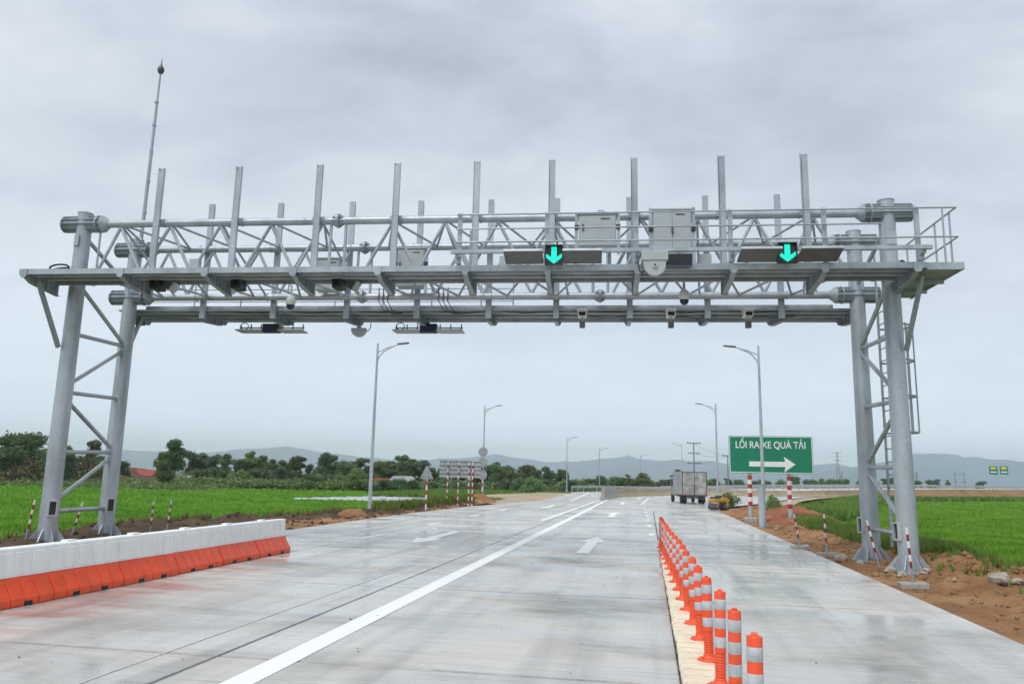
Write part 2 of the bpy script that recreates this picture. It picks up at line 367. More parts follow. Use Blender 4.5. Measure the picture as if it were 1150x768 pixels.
# ------------------------------------------------------------------ setting: ground and road
def sheet(name, xs, ys, zf, mt, smooth=True):
    me = bpy.data.meshes.new(name); V = [(x, y, zf(x, y)) for y in ys for x in xs]; n = len(xs)
    me.from_pydata(V, [], [(j*n+i, j*n+i+1, (j+1)*n+i+1, (j+1)*n+i) for j in range(len(ys)-1) for i in range(n-1)])
    me.materials.append(mt); me.polygons.foreach_set('use_smooth', [smooth]*len(me.polygons)); return obj(name, me)
def poly_sheet(name, pts, z, mt, parent=None):
    me = bpy.data.meshes.new(name)
    tri = __import__('mathutils').geometry.tessellate_polygon([[Vector((p[0], p[1], 0)) for p in pts]])
    zf = z if callable(z) else (lambda x, y: z)
    V = [(p[0], p[1], zf(*p)) for p in pts]; fs = []
    for a, b, c in tri:
        nrm = (Vector(V[b])-Vector(V[a])).cross(Vector(V[c])-Vector(V[a])); fs.append((a, b, c) if nrm.z > 0 else (a, c, b))
    me.from_pydata(V, [], fs); me.materials.append(mt); return obj(name, me, parent)
FZ = -0.95
tag(poly_sheet('ground', [(-12000, -12000), (12000, -12000), (12000, 12000), (-12000, 12000)], FZ-.15, M['ground']), kind='structure')

XL, XR = -10.8, 4.1
road_pts = [(XL, -12), (XL, 38), (-10.4, 46), (-9.0, 55), (-8.4, 62), (-8.8, 80), (-9.8, 103), (-9.2, 110), (-6, 115.5), (0, 119), (8, 122),
            (25, 138), (30, 134), (19, 104), (14, 86), (9.6, 70), (6.4, 60), (4.9, 54), (XR, 48), (XR, -12)]
road = tag(poly_sheet('road', road_pts, -.02, M['concrete_far']), kind='structure')
jf = poly_sheet('joint_filler', [(XL+.02, -7), (XR-.02, -7), (XR-.02, 45.85), (-7.72, 45.85), (-7.72, 36.1), (XL+.02, 36.1)], -.010, M['joint'], road)
lanes = [(XL, -7.72), (-7.72, -3.99), (-3.99, .27), (.27, XR)]; SL = 4.86; Y0 = 7.03-3*SL
for a, b in lanes:
    g = .013; ch = .008; x0, x1, y0, y1 = a+g, b-g, .014, SL-.014
    mb = MB()
    lo = [(x0, y0), (x1, y0), (x1, y1), (x0, y1)]; hi = [(x0+ch, y0+ch), (x1-ch, y0+ch), (x1-ch, y1-ch), (x0+ch, y1-ch)]
    V = [(*q, -.16) for q in lo]+[(*q, -ch) for q in lo]+[(*q, 0) for q in hi]
    mb.add(V, [(8, 9, 10, 11)]+[(i, (i+1)%4, 4+(i+1)%4, 4+i) for i in range(4)]+[(4+i, 4+(i+1)%4, 8+(i+1)%4, 8+i) for i in range(4)])
    me = mb.mesh('concrete_slab', M['concrete'])
    nrow = 11 if a > XL else 9
    for k in range(nrow): obj('concrete_slab', me, road, (0, Y0+k*SL, 0))
def marking(name, pts, z=.004, mt=None): return poly_sheet(name, pts, z, mt or M['paint'], road)
marking('lane_line', [(-3.43, -7), (-3.16, -7), (-3.30, 69), (-3.56, 69)])
marking('edge_line', [(-4.56, -7), (-4.53, -7), (-4.49, 15), (-4.52, 15)], .004, M['paint_thin'])
marking('lane_line', [(-4.44, 32), (-4.22, 32), (-3.9, 66), (-4.1, 66)])
marking('lane_line', [(-6.15, 62), (-5.95, 62), (-7.5, 103), (-7.75, 103)], -.012)
marking('lane_line', [(-.62, 56), (-.48, 56), (.1, 78), (3, 92), (2.7, 92), (-.1, 78)], -.012)
for k, y in enumerate((20.4, 26.9, 33.6, 40.5)): marking('lane_dash', [(-7.74, y), (-7.58, y), (-7.52, y+1.7), (-7.68, y+1.7)])
for k, (y, ln) in enumerate(((25.3, 1.1), (30, 1.2), (34.5, 1.2), (38.8, 1.2), (43, 1.2), (47.5, 1.2), (52, 1.2))):
    x = .10-.0125*(y-25); marking('lane_dash', [(x-.08, y), (x+.08, y), (x+.07, y+ln), (x-.09, y+ln)], .004 if y < 46 else -.012)
def arrow(x, y, ln, hw, sw, dr, z=.004):
    hl = ln*.36; s = dr
    P_ = [(-sw, 0), (sw, 0), (sw, ln-hl), (hw, ln-hl), (0, ln), (-hw, ln-hl), (-sw, ln-hl)]
    marking('lane_arrow', [(x+px, y+s*py) for px, py in (P_ if s > 0 else P_[::-1])], z)
arrow(-1.53, 18.6, 5.2, .40, .15, 1); arrow(-1.75, 37, 5.4, .42, .15, 1); arrow(-1.9, 57, 5.4, .42, .15, 1, -.012)
arrow(-5.95, 24.2, 4.7, .42, .15, -1); arrow(-6.1, 51, 5, .42, .15, -1, -.012); arrow(-5.9, 87, 5, .42, .15, -1, -.012)
arrow(-.9, 76, 5, .42, .15, 1, -.012)

# soil shoulders (z falls away from the concrete to the fields)
def sstep(a, b, t): t = min(1, max(0, (t-a)/(b-a))); return t*t*(3-2*t)
def z_right(x, y):
    t = x-XR; wmax = 4.4+.8*N3(0, y, .2, 4)
    z = -.035+.12*sstep(.7, 2.2, t)*(1+N3(x, y, .9, 2))+.10*sstep(.3, 1.2, t)*max(-.4, N3(x, y, 2.4, 1))+.03*N3(x, y, 7, 3)*sstep(.05, .4, t)
    z += .16*max(0, 1-abs(t-2.4)/1.3)*(.6+1.1*max(0, N3(x, y, 1.5, 9)))
    return z*(1-sstep(wmax-1.4, wmax+.4, t)) + (FZ-.1)*sstep(wmax-1.4, wmax+.6, t)
ysr = [-8+.16*i for i in range(int(60/.16))]
xsr = [XR-.03+.13*i for i in range(46)]
tag(sheet('soil_shoulder_right', xsr, ysr, z_right, M['soil']), kind='structure')
def z_left(x, y):
    t = -(x-XL)
    z = -.03+.07*N3(x, y, 1.1, 5)*sstep(.1, .8, t)+.04*N3(x, y, 4, 6)*sstep(.1, .5, t)
    if x < -12.5: z += .03
    wm_ = 4.6+.6*N3(0, y, .15, 8) - 2.6*sstep(23, 33, y)
    z += .28*max(0, 1-abs(t-(wm_-.9))/.9)*(.3+max(0, N3(x, y, 1.2, 11)+.3))*sstep(12, 18, y)
    return z*(1-sstep(wm_-.5, wm_+.5, t))+(FZ-.1)*sstep(wm_-.5, wm_+.5, t)
xsl = [XL+.03-.15*i for i in range(42)]; xsl.reverse()
ysl = [-8+.2*i for i in range(int(62/.2))]
sl_ = tag(sheet('soil_shoulder_left', xsl, ysl, z_left, M['soil']), kind='structure')
sl_.data.materials.append(M['soil_dark'])
for p in sl_.data.polygons:
    c = p.center
    if c.x < -13.2+(2.0*sstep(24, 34, c.y)) + .5*N3(c.x, c.y, .8, 3): p.material_index = 1

# rice fields, low banks, far apron
tag(poly_sheet('rice_field_left', [(-14, -30), (-14, 50), (-13, 90), (-14, 122), (-60, 132), (-130, 96), (-160, 60), (-160, -30)], FZ, M['field']), kind='structure')
tag(poly_sheet('rice_field_right', [(7.6, -30), (8, 52), (14, 74), (24, 104), (36, 140), (300, 404), (420, 380), (420, -30)], FZ, M['field']), kind='structure')
tag(poly_sheet('sandy_apron', [(-9.6, 51), (-8.3, 62), (-8.7, 80), (-9.5, 98), (-13, 100), (-16, 80), (-17, 66), (-14, 55)], -.05, M['sand']), kind='structure')
tag(poly_sheet('gravel_apron', [(4.0, 49.5), (5.4, 54.5), (9.7, 69), (14.2, 86), (19.2, 104), (30.2, 134), (31.5, 133), (21, 103), (15.6, 85), (12, 69), (10.5, 58), (9, 50)], -.06, M['sand']), kind='structure')

# ------------------------------------------------------------------ gantry
G = thing('toll_gantry', 'galvanised steel truss gantry on four round columns spanning the concrete road', 'gantry', GO, GA)
ST = M['galv']
def gp(name, mb, mt=None, parent=None): return mb.build(name, mt or ST, parent or G)
for s, u in ((-1, 0.0), (1, GW)):
    for v in (0.0, GD):
        zb = -.06
        c = MB(); c.tube((u, v, zb), (u, v, GH), .205, .172, 36)
        c.tube((u, v, 4.98), (u, v, 5.0), .19, .19, 36); c.tube((u, v, GH), (u, v, GH+.015), .182, .182, 32)
        col = gp('column', c)
        b = MB(); b.tube((u, v, zb+.02), (u, v, zb+.06), .44, .44, 24); gp('base_plate', b, None, col)
        for k in range(8):
            a = k*math.pi/4+.2; d = Vector((math.cos(a), math.sin(a), 0)); nrm = Vector((-d.y, d.x, 0))
            t = MB(); t.prism([(.19, .06+zb), (.42, .06+zb), (.42, .10+zb), (.21, .36+zb), (.19, .36+zb)], nrm*.016, Vector((u, v, 0))-nrm*.008, d, (0, 0, 1))
            gp('stiffener', t, None, col)
        fa = -R(42) if s < 0 else math.pi+R(12); fr_ = Matrix.Rotation(fa, 3, 'Z'); fc = lambda x, y, z: Vector((u, v, z))+fr_ @ Vector((x, y, 0))
        hd = MB()
        for dv in (-.085, .085): hd.box(fc(.225, dv, .78), (.08, .03, .36), fr_)
        for dz in (-.165, .165): hd.box(fc(.225, 0, .78+dz), (.08, .14, .03), fr_)
        gp('access_frame', hd, M['galv_pale'], col)
        hp = MB(); hp.box(fc(.215, 0, .78), (.012, .139, .299), fr_); gp('access_opening_shade', hp, M['dark'], col)  # dark plate standing in for the shade inside the hand-hole opening
        for z in (7.68, 6.33):
            h = MB(); h.tube((u-.5, v, z), (u+.5, v, z), .15, .15, 24)
            for e_ in (-.52, .5): h.tube((u+e_, v, z), (u+e_+.025, v, z), .205, .205, 24)
            e_ = -s*.38; h.tube((u+e_, v, z), (u+e_+.03, v, z), .22, .22, 24)
            for k in range(10):
                a = 2*math.pi*k/10+.15; d = Vector((0, math.cos(a), math.sin(a)))
                h.bar(Vector((u-.5, v, z))+d*.17, Vector((u+.5, v, z))+d*.17, .012, .075, d)
            h.tube((u-s*.52, v, z), (u-s*.66, v, z), .2, .1, 20)
            gp('flange_joint', h, M['galv_dull'])
pl = MB(); pl.box((-.03, -.19, 7.22), (.16, .02, .28), Matrix.Rotation(-.35, 3, 'Z')); gp('nameplate', pl, M['galv_pale'])
pl = MB(); pl.box((GW, -.2, 7.05), (.2, .03, .3)); gp('nameplate', pl, M['galv_pale'])
for v in (0., GD):
    for z in (7.68, 6.33): gp('chord', MB().tube((.55, v, z), (GW-.55, v, z), .092, .092, 22))
    for z in (7.68, 6.33):
        for u in (6.52, 12.78):
            f = MB(); f.tube((u-.03, v, z), (u-.004, v, z), .17, .17, 20); f.tube((u+.004, v, z), (u+.03, v, z), .17, .17, 20)
            for k in range(8):
                a = k*math.pi/4+.2; d = Vector((0, math.cos(a), math.sin(a))); nrm = Vector((0, -d.z, d.y))
                f.prism([(-.17, .08), (-.03, .165), (.03, .165), (.17, .08)], nrm*.012, Vector((u, v, z))-nrm*.006, (1, 0, 0), d)
            gp('splice_flange', f, M['galv_dull'])
tops = [0.98, 2.27, 3.56, 4.85, 6.14, 7.85, 9.12, 10.39, 11.66, 13.70, 14.97, 16.24, 17.51]
bots = [0.45, 1.62, 2.91, 4.20, 5.50, 7.20, 8.50, 9.75, 11.02, 12.30, 13.10, 14.33, 15.60, 16.88, 18.15]
def brace(p, q, r=.039): gp('brace', MB().tube(p, q, r, r, 10))
ZT, ZB = 7.68, 6.33
for v in (0., GD):
    for t in tops:
        for b in bots:
            if abs(t-b) < .9: brace((t, v, ZT-.07), (b, v, ZB+.07))
    for u in (6.35, 6.72, 12.6, 12.98): brace((u, v, ZT-.07), (u, v, ZB+.07))
    brace((.45, v, ZB+.08), (.45, v, ZT-.1), .025)
for i, t in enumerate(tops):                                  # top and bottom planes
    nb = [b for b in bots if abs(t-b) < .9]
    for b in nb: brace((t, .07, ZT), (b, GD-.07, ZT), .03)
for i, b in enumerate(bots):
    nb = [t for t in tops if abs(t-b) < .9]
    for t in nb: brace((b, .07, ZB), (t, GD-.07, ZB), .03)
for t in tops[::2]: brace((t, .05, ZT-.06), (t+.3, GD-.05, ZB+.06), .028)
PU = [2.01, 4.01, 6.05, 7.96, 9.88, 11.65, 13.54, 15.50, 17.32]
for v, sg in ((-.15, -1), (GD+.15, 1)):
    for u in PU:
        p = MB(); p.chan((u, v, 5.78), (u, v, 9.04), .15, .07, .012, (0, sg, 0)); p.chan((u+.012, v+sg*.085, 5.78), (u+.012, v+sg*.085, 8.96), .13, .05, .012, (0, -sg, 0))
        po = gp('post', p)
        for z in (ZT, ZB):
            cl = MB()
            for du in (-.1, .1):
                cl.path([(u+du, v-sg*(.15-.105*math.cos(a)), z+.105*math.sin(a)) for a in [k*math.pi/6-math.pi/2 for k in range(7)]][::-1] if False else
                        [(u+du, (0 if sg < 0 else GD)+.104*math.cos(a), z+.104*math.sin(a)) for a in [2*math.pi*k/12 for k in range(12)]], .009, 5, True)
            cl.box((u, v-sg*.02, z), (.26, .015, .12)); gp('clamp', cl, M['galv_dull'], po)
BU = [-.33]+[x-.0 for x in PU]+[19.12]
def deck(vin, vout, sg, dz=0.):
    keep = set(G.children)
    # cantilever brackets, deck planks and edge pieces of one walkway
    for u in BU:
        b = MB(); w_ = abs(vout-vin)
        poly = [(0, 5.80), (w_-.22, 5.89), (w_, 5.99), (w_+.02, 6.09), (0, 6.09)]
        b.prism(poly, (.014, 0, 0), (u-.007, vin, 0), (0, sg, 0), (0, 0, 1))
        b.bar((u, vin, 5.80), (u, vin+sg*(w_-.22), 5.89), .11, .014); b.bar((u, vin+sg*(w_-.22), 5.89), (u, vin+sg*w_, 5.99), .11, .014)
        b.bar((u, vin, 6.083), (u, vin+sg*w_, 6.083), .11, .012)
        br = gp('bracket', b, M['galv_dull'])
        for k in range(6):
            vv = vin+sg*(.12+k*(w_-.3)/5); zb = 5.80+.09*(abs(vv-vin)/(w_-.22))
            gp('rib', MB().b2((u-.055, vv-.006, zb+.006), (u+.055, vv+.006, 6.076)), M['galv_dull'], br)
        e = MB(); e.prism([(-.085, 6.16), (.085, 6.16), (.085, 6.03), (.045, 5.955), (-.045, 5.955), (-.085, 6.03)], (0, sg*.014, 0), (u, vout+sg*.055, 0), (1, 0, 0), (0, 0, 1))
        gp('end_plate', e, ST, br)
    ul = -.45; ur = 19.3; n = 3; w_ = abs(vout-vin); pw = w_/n
    for k in range(len(BU)-1):
        a, b_ = (ul if k == 0 else BU[k]+.004), (ur if k == len(BU)-2 else BU[k+1]-.004)
        for j in range(n):
            vc = vin+sg*(pw*(j+.5))
            p = MB(); h = pw/2-.02; t = .05
            p.prism([(-h, .0), (h, 0), (h, -t), (h-.006, -t), (h-.006, -.006), (-h+.006, -.006), (-h+.006, -t), (-h, -t)], (b_-a, 0, 0), (a, vc, 6.145), (0, 1, 0), (0, 0, 1))
            gp('deck_plank', p, ST)
    fb = MB(); fb.chan((ul, vout+sg*.05, 6.10), (ur, vout+sg*.05, 6.10), .125, .05, .01, (0, -sg, 0)); gp('edge_beam', fb)
    fb = MB(); fb.chan((ul+.2, vin+sg*.6, 6.075), (ur-.2, vin+sg*.6, 6.075), .05, .05, .01, (0, -sg, 0)); gp('edge_beam', fb)
    fb = MB(); fb.chan((ul+.2, vin+sg*.12, 6.075), (ur-.2, vin+sg*.12, 6.075), .05, .05, .01, (0, -sg, 0)); gp('edge_beam', fb)
    if dz:
        for o in [c for c in G.children if c not in keep]: o.location.z += dz
deck(-.2, -1.33, -1); deck(GD+.2, GD+1.42, 1, -.10)
gp('toe_board', MB().b2((.3, GD+.275, 6.05), (18.6, GD+.29, 6.15)), M['galv_pale'])
# handrails on the front walkway (right half) and the rear one (left half)
def rail(pts, r=.019): gp('rail', MB().path(pts, r, 8))
HU = [9.72, 11.62, 13.52, 15.47, 17.37, 19.2]
for u in HU:
    p = MB(); p.chan((u, -1.30, 6.0), (u, -1.30, 7.36), .095, .05, .01, (0, 1, 0)); gp('rail_post', p)
    a = MB(); a.b2((u-.035, -1.56, 6.30), (u+.035, -1.33, 6.36)); a.b2((u-.06, -1.40, 6.2), (u+.06, -1.36, 6.46)); gp('arm', a)
for z in (7.31, 6.985, 6.69): rail([(9.66, -1.35, z), (19.95 if z != 6.985 else 18.5, -1.35, z)])
gp('sensor_beam', MB().b2((9.6, -1.64, 6.36), (19.33, -1.55, 6.44)))
# end platform at the right with its railing
gp('end_platform', MB().b2((19.31, -1.34, 6.03), (20.0, 1.25, 6.15)), M['galv_dull'])
gp('edge_beam', MB().chan((19.31, -1.36, 6.08), (20.02, -1.36, 6.08), .15, .05, .01, (0, 1, 0)))
gp('edge_beam', MB().chan((20.02, -1.36, 6.08), (20.02, 1.27, 6.08), .15, .05, .01, (-1, 0, 0)))
for vv in (-.5, .35): gp('joist', MB().b2((19.3, vv, 5.93), (19.99, vv+.06, 6.028)), M['galv_dull'])
for z in (7.31, 6.69): rail([(19.95, -1.35, z), (19.97, 1.2, z)])
for vv in (-1.0, -.3, .5, 1.2): rail([(19.965, vv, 6.15), (19.965, vv, 7.31)], .022)
rail([(19.68, -1.35, 6.15), (19.68, -1.35, 7.31)], .02); rail([(18.5, -1.35, 6.15), (18.5, -1.35, 6.985)], .02); rail([(9.95, -1.22, 6.15), (9.95, -1.22, 6.99)], .02)
for z in (6.52, 6.88, 7.22): rail([(-.3, GD+1.36, z), (10.4, GD+1.36, z)], .017)
for u in [-.3, 1.1, 2.5, 3.9, 5.3, 6.7, 8.1, 9.5, 10.4]: rail([(u, GD+1.36, 6.1), (u, GD+1.36, 7.22)], .02)
# side frames
for u in (0., GW):
    for z0, z1 in ((4.93, 4.97), (3.5, 3.55), (2.08, 2.13), (.70, .70)):
        gp('side_strut', MB().tube((u, .17, z0), (u, GD-.17, z1), .05, .05, 14))
    for z0, z1 in ((6.1, 5.06), (3.72, 4.80), (3.28, 2.26), (.95, 1.96)):
        gp('side_brace', MB().tube((u, .17, z0), (u, GD-.17, z1), .05, .05, 14))
    gp('side_strut', MB().tube((u, .15, 7.35), (u, GD-.15, 6.6), .05, .05, 14))
    s = -1 if u == 0 else 1
    for v0, v1 in ((-1.0, -.19), (GD+1.0, GD+.19)):
        k = MB(); k.chan((u+s*.22, v0, 5.98), (u+s*.12, v1, 4.55), .10, .07, .012, (s, 0, 0)); gp('knee_brace', k, M['galv_dull'])
# ladder with safety cage on the outside of the right frame
for v in (1.12, 1.56): gp('ladder_rail', MB().b2((19.32, v-.03, .35), (19.36, v+.03, 7.2)))
for k in range(20): gp('rung', MB().tube((19.34, 1.12, .5+k*.29), (19.34, 1.56, .5+k*.29), .014, .014, 8))
hoops = [2.9, 3.72, 4.54, 5.36]
for z in hoops: gp('cage_hoop', MB().path([(19.36, 1.02, z), (19.72, .98, z), (19.93, 1.15, z), (19.97, 1.34, z), (19.93, 1.53, z), (19.72, 1.70, z), (19.36, 1.66, z)], .024, 6))
for u, v in ((19.72, .98), (19.95, 1.18), (19.95, 1.5), (19.72, 1.70)): gp('cage_bar', MB().path([(u, v, 2.9), (u, v, 5.4)], .018, 6))

# ------------------------------------------------------------------ things hung on the gantry
def hang(name, label, cat, u, v, z, group=None): return thing(name, label, cat, GP(u, v, z), GA, group)
rod = hang('lightning_rod', 'tall thin lightning rod with ball tip on the left gantry column', 'lightning rod', .12, GD, GH)
MB().lathe([(.09, .0), (.09, .02), (.05, .05), (.045, .3)], n=14).build('foot', ST, rod)
MB().tube((0, 0, .05), (.02, 0, 2.6), .05, .045, 12).tube((.02, 0, 2.6), (.03, 0, 4.1), .04, .036, 12).tube((.03, 0, 4.1), (.04, 0, 5.05), .03, .026, 10).build('mast', M['galv_dull'], rod)
for z in (.8, 1.7, 2.6, 3.4, 4.1): MB().tube((.02, 0, z), (.02, 0, z+.05), .054, .054, 12).build('collar', M['galv_dull'], rod)
b = MB(); b.lathe([(.03, 5.0), (.065, 5.03), (.092, 5.1), (.095, 5.15), (.07, 5.21), (.03, 5.26), (.012, 5.36), (.004, 5.5)], (.04, 0, 0), 18); b.build('ball', M['steel_dark'], rod)

def signal(u, label):
    t = hang('lane_signal', label, 'traffic signal', u, -1.72, 6.27, 'green arrow lane signals')
    bevel(MB().b2((-.19, 0, -.20), (.19, .1, .20)).build('housing', M['dark'], t), .012)
    f = MB()
    for a in ((-.19, -.205, -.17, .205), (.17, -.205, .19, .205)): f.b2((a[0], -.05, a[1]), (a[2], .0, a[3]))
    f.b2((-.17, -.07, .19), (.17, 0, .205)); f.build('hood', M['dark'], t)
    ar = MB(); fr = dict(e=(0, -.006, 0), o=(0, -.002, 0), x=(1, 0, 0), y=(0, 0, 1))
    ar.prism([(-.055, .175), (-.055, -.075), (.055, -.075), (.055, .175)], **fr)
    ar.prism([(-.162, .03), (-.162, -.055), (0, -.185), (0, -.092)], **fr); ar.prism([(.162, .03), (0, -.092), (0, -.185), (.162, -.055)], **fr)
    ar.build('arrow_light', M['green_lamp'], t)
    MB().b2((-.03, .1, -.02), (.03, .25, .14)).build('mount', ST, t)
signal(11.80, 'black lane signal with lit green down arrow near the gantry middle')
signal(16.50, 'black lane signal with lit green down arrow nearer the right column')
def antenna(u, label, ln=.80, grp='flat grey antenna panels along the front walkway'):
    t = hang('toll_antenna', label, 'antenna', u, -1.75, 6.22, grp)
    rot = Matrix.Rotation(R(-15), 3, 'X')
    p = MB(); p.box((0, .02, 0), (ln, .5, .03), rot); bevel(p.build('panel', M['panel_dark'], t), .006)
    e = MB()
    for sx in (-1, 1): e.box((sx*(ln/2-.006), .02, .022), (.012, .5, .05), rot)
    e.box((0, .262, -.04), (ln, .012, .05), rot); e.box((0, -.222, .09), (ln, .012, .05), rot); e.build('rim', M['galv_pale'], t)
    for sx in (-.2, .2): b = MB(); b.b2((sx-.015, .08, .01), (sx+.015, .12, .2)); b.b2((sx-.015, .121, .14), (sx+.015, .2, .2)); b.build('mount', M['galv_dull'], t)
    MB().path([(.12, .1, .1), (.17, .05, .19), (.24, .05, .22), (.28, .12, .16), (.29, .17, .05)], .012, 6).build('cable', M['wire'], t)
antenna(11.17, 'flat grey antenna panel left of the middle green arrow signal')
antenna(12.39, 'flat grey antenna panel right of the middle green arrow signal')
antenna(15.95, 'flat grey antenna panel left of the right green arrow signal')
antenna(17.12, 'flat grey antenna panel right of the right green arrow signal')
def cabinet(u0, u1, z0, z1, v, label, doors=2, depth=.35):
    uc = (u0+u1)/2; wd = u1-u0; h = z1-z0
    t = hang('control_cabinet', label, 'cabinet', uc, v, z0, 'grey control cabinets on the gantry')
    bevel(MB().b2((-wd/2+.04, 0, 0), (wd/2-.04, depth, h)).build('housing', M['cab'], t), .01)
    MB().b2((-wd/2, -.03, h+.002), (wd/2, depth+.03, h+.035)).build('roof', M['cab'], t)
    n = doors; dw = (wd-.12)/n
    for k in range(n):
        x0 = -wd/2+.06+k*dw
        d = bevel(MB().b2((x0+.006, -.018, .03), (x0+dw-.006, -.001, h-.04)).build('door', M['cab'], t), .004)
    hx = 0 if n == 2 else -wd*.35
    MB().b2((hx-.02, -.045, h*.5), (hx+.02, -.0185, h*.5+.14)).build('handle', M['steel_dark'], t)
    MB().b2((wd*.08, -.022, h-.12), (wd*.3, -.0185, h-.09)).build('nameplate', M['dark'], t)
    for s in (-1, 1):
        MB().chan((s*(wd/2+.01), .02, -.18), (s*(wd/2+.01), .02, h+.07), .07, .05, .008, (0, 1, 0)).build('mount_post', ST, t)
        MB().b2((s*(wd/2)-.05, -.01, h*.55), (s*(wd/2)+.05, .03, h*.55+.1)).build('clip', M['dark'], t)
    return t
cabinet(13.88, 14.80, 6.52, 7.60, -.62, 'tall two-door grey cabinet behind the handrail right of the gantry middle')
cabinet(12.24, 13.16, 6.80, 7.55, -.55, 'wide single-door grey cabinet behind the handrail near the gantry middle', 1)
cabinet(7.50, 8.30, 6.50, 7.50, GD-.45, 'small grey cabinet on the rear truss left of the handrail', 1, .3)
cabinet(5.35, 6.05, 6.40, 7.25, GD-.45, 'small grey cabinet on the rear truss above the left dome camera', 1, .3)
t = hang('laser_scanner', 'beige round-faced scanner box hanging from the front beam', 'scanner', 13.86, -1.8, 6.0)
bevel(MB().b2((-.27, -.02, .12), (.27, .28, .32)).build('housing', M['cab'], t), .012)
d = MB(); d.prism([(.22*math.cos(a), .22*math.sin(a)) for a in [math.pi+math.pi*k/18 for k in range(19)]]+[(.22, .1), (-.22, .1)], (0, .05, 0), (0, 0, .02), (1, 0, 0), (0, 0, 1)); d.build('disc', M['cab'], t)
MB().lathe([(.06, -.03), (.06, -.002)], (0, 0, .02), 16, 'Y').build('boss', M['galv_pale'], t); MB().lathe([(.025, -.045), (.025, -.031)], (0, 0, .02), 12, 'Y').build('bolt', M['steel_dark'], t)
MB().b2((-.05, .0, .32), (.05, .2, .44)).build('mount', ST, t)
MB().path([(-.28, .1, .3), (-.33, .08, .1), (-.31, .05, -.08), (-.22, .04, -.18)], .014, 6).build('cable', M['wire'], t)
t = hang('flash_unit', 'dark blue box lamp beside the round scanner', 'lamp', 14.37, -1.66, 6.06)
bevel(MB().b2((-.26, 0, 0), (.26, .22, .24)).build('housing', M['navy'], t), .01); MB().b2((-.24, -.006, .02), (.24, -.001, .22)).build('lens', M['glass'], t); MB().b2((-.04, .06, .24), (.04, .12, .34)).build('mount', ST, t)
def dome(u, v, z, label):
    t = hang('dome_camera', label, 'camera', u, v, z, 'dome cameras under the gantry')
    MB().lathe([(.10, -.02), (.115, .0), (.12, .10), (.10, .17), (.05, .21), (.03, .24)], n=20).build('housing', M['white_pl'], t)
    MB().lathe([(.008, -.135), (.05, -.125), (.085, -.09), (.1, -.04), (.1, -.021)], n=20).build('bubble', M['navy'], t)
    MB().path([(0, 0, .24), (0, 0, .36), (-.03, .05, .46), (-.12, .12, .55)], .03, 8).build('arm', M['galv_pale'], t)
dome(14.63, -.12, 5.70, 'white dome camera hanging under the truss below the two-door cabinet'); dome(5.12, .85, 5.83, 'white dome camera hanging under the left part of the truss')
def boxcam(u, label):
    t = hang('box_camera', label, 'camera', u, GD+.12, 5.58, 'white box cameras on the rear walkway edge')
    bevel(MB().b2((-.11, -.16, .22), (.11, .2, .38)).build('housing', M['white_pl'], t), .012); MB().b2((-.085, -.168, .235), (.085, -.161, .33)).build('lens', M['glass'], t)
    MB().b2((-.13, -.22, .38), (.13, .2, .395)).build('sunshade', M['white_pl'], t); MB().path([(0, .02, .21), (.01, .04, .1), (.0, .02, 0)], .035, 8).build('arm', M['galv_pale'], t)
    bevel(MB().b2((-.07, -.08, -.06), (.07, .05, .1)).build('lamp', M['steel_dark'], t), .01)
    MB().path([(.1, .2, .25), (.3, .22, .28), (.7, .2, .25), (1.2, .2, .29)], .012, 6).build('cable', M['wire'], t)
boxcam(12.33, 'white box camera on the rear walkway nearest the gantry middle'); boxcam(14.57, 'white box camera on the rear walkway below the dome camera'); boxcam(16.48, 'white box camera on the rear walkway nearest the right columns')
def plate_cam(u, v, label, wide=True):
    t = hang('plate_camera', label, 'camera', u, v, 5.86, 'black cameras under the front walkway')
    bevel(MB().b2((-.12, -.3, .02), (.1, .1, .26)).build('housing', M['dark'], t), .02); MB().tube((-.01, -.31, .14), (-.01, -.301, .14), .07, .07, 16).build('lens', M['glass'], t)
    MB().b2((-.06, -.12, .26), (.04, -.02, .5)).build('mount', M['dark'], t)
    if wide:
        q = MB(); q.box((.3, -.1, .12), (.22, .22, .2), Matrix.Rotation(.5, 3, 'Y')); bevel(q.build('flash_lamp', M['steel_dark'], t), .01)
        q = MB(); q.box((.42, -.12, .08), (.05, .26, .22), Matrix.Rotation(.5, 3, 'Y')); q.build('flash_lens', M['galv_pale'], t)
plate_cam(2.38, -.35, 'black camera with flash lamp under the walkway at the left column'); plate_cam(4.38, -.35, 'narrow black camera under the walkway second from the left', False); plate_cam(6.8, -.35, 'black camera with flash lamp under the walkway third from the left')
def rear_ant(u, label):
    t = hang('antenna_tray', label, 'antenna', u, GD+1.35, 5.66, 'antenna trays under the rear walkway')
    for s in (-1, 1):
        MB().b2((s*.62-.36, -.25, -.02), (s*.62+.36, .25, .012)).build('panel', M['galv_pale'], t)
        f = MB(); f.b2((s*.62-.34, -.02, .08), (s*.62+.34, .02, .11))
        for dx in (-.3, 0, .3): f.b2((s*.62+dx-.015, -.015, .012), (s*.62+dx+.015, .015, .2))
        f.build('mount', M['galv_dull'], t)
    bevel(MB().b2((-.24, -.12, -.04), (.24, .14, .2)).build('lamp_box', M['navy'], t), .012)
    MB().path([(-.8+.12*math.cos(a), -.05, .13+.1*math.sin(a)) for a in [2*math.pi*k/12 for k in range(12)]], .012, 6, True).build('cable', M['wire'], t)
rear_ant(3.5, 'antenna tray with navy box under the rear walkway at the left'); rear_ant(8.05, 'antenna tray with navy box under the rear walkway above the left street lamp')
t = hang('laser_scanner', 'round-bottomed grey scanner under the rear walkway', 'scanner', 6.08, GD+1.2, 5.66)
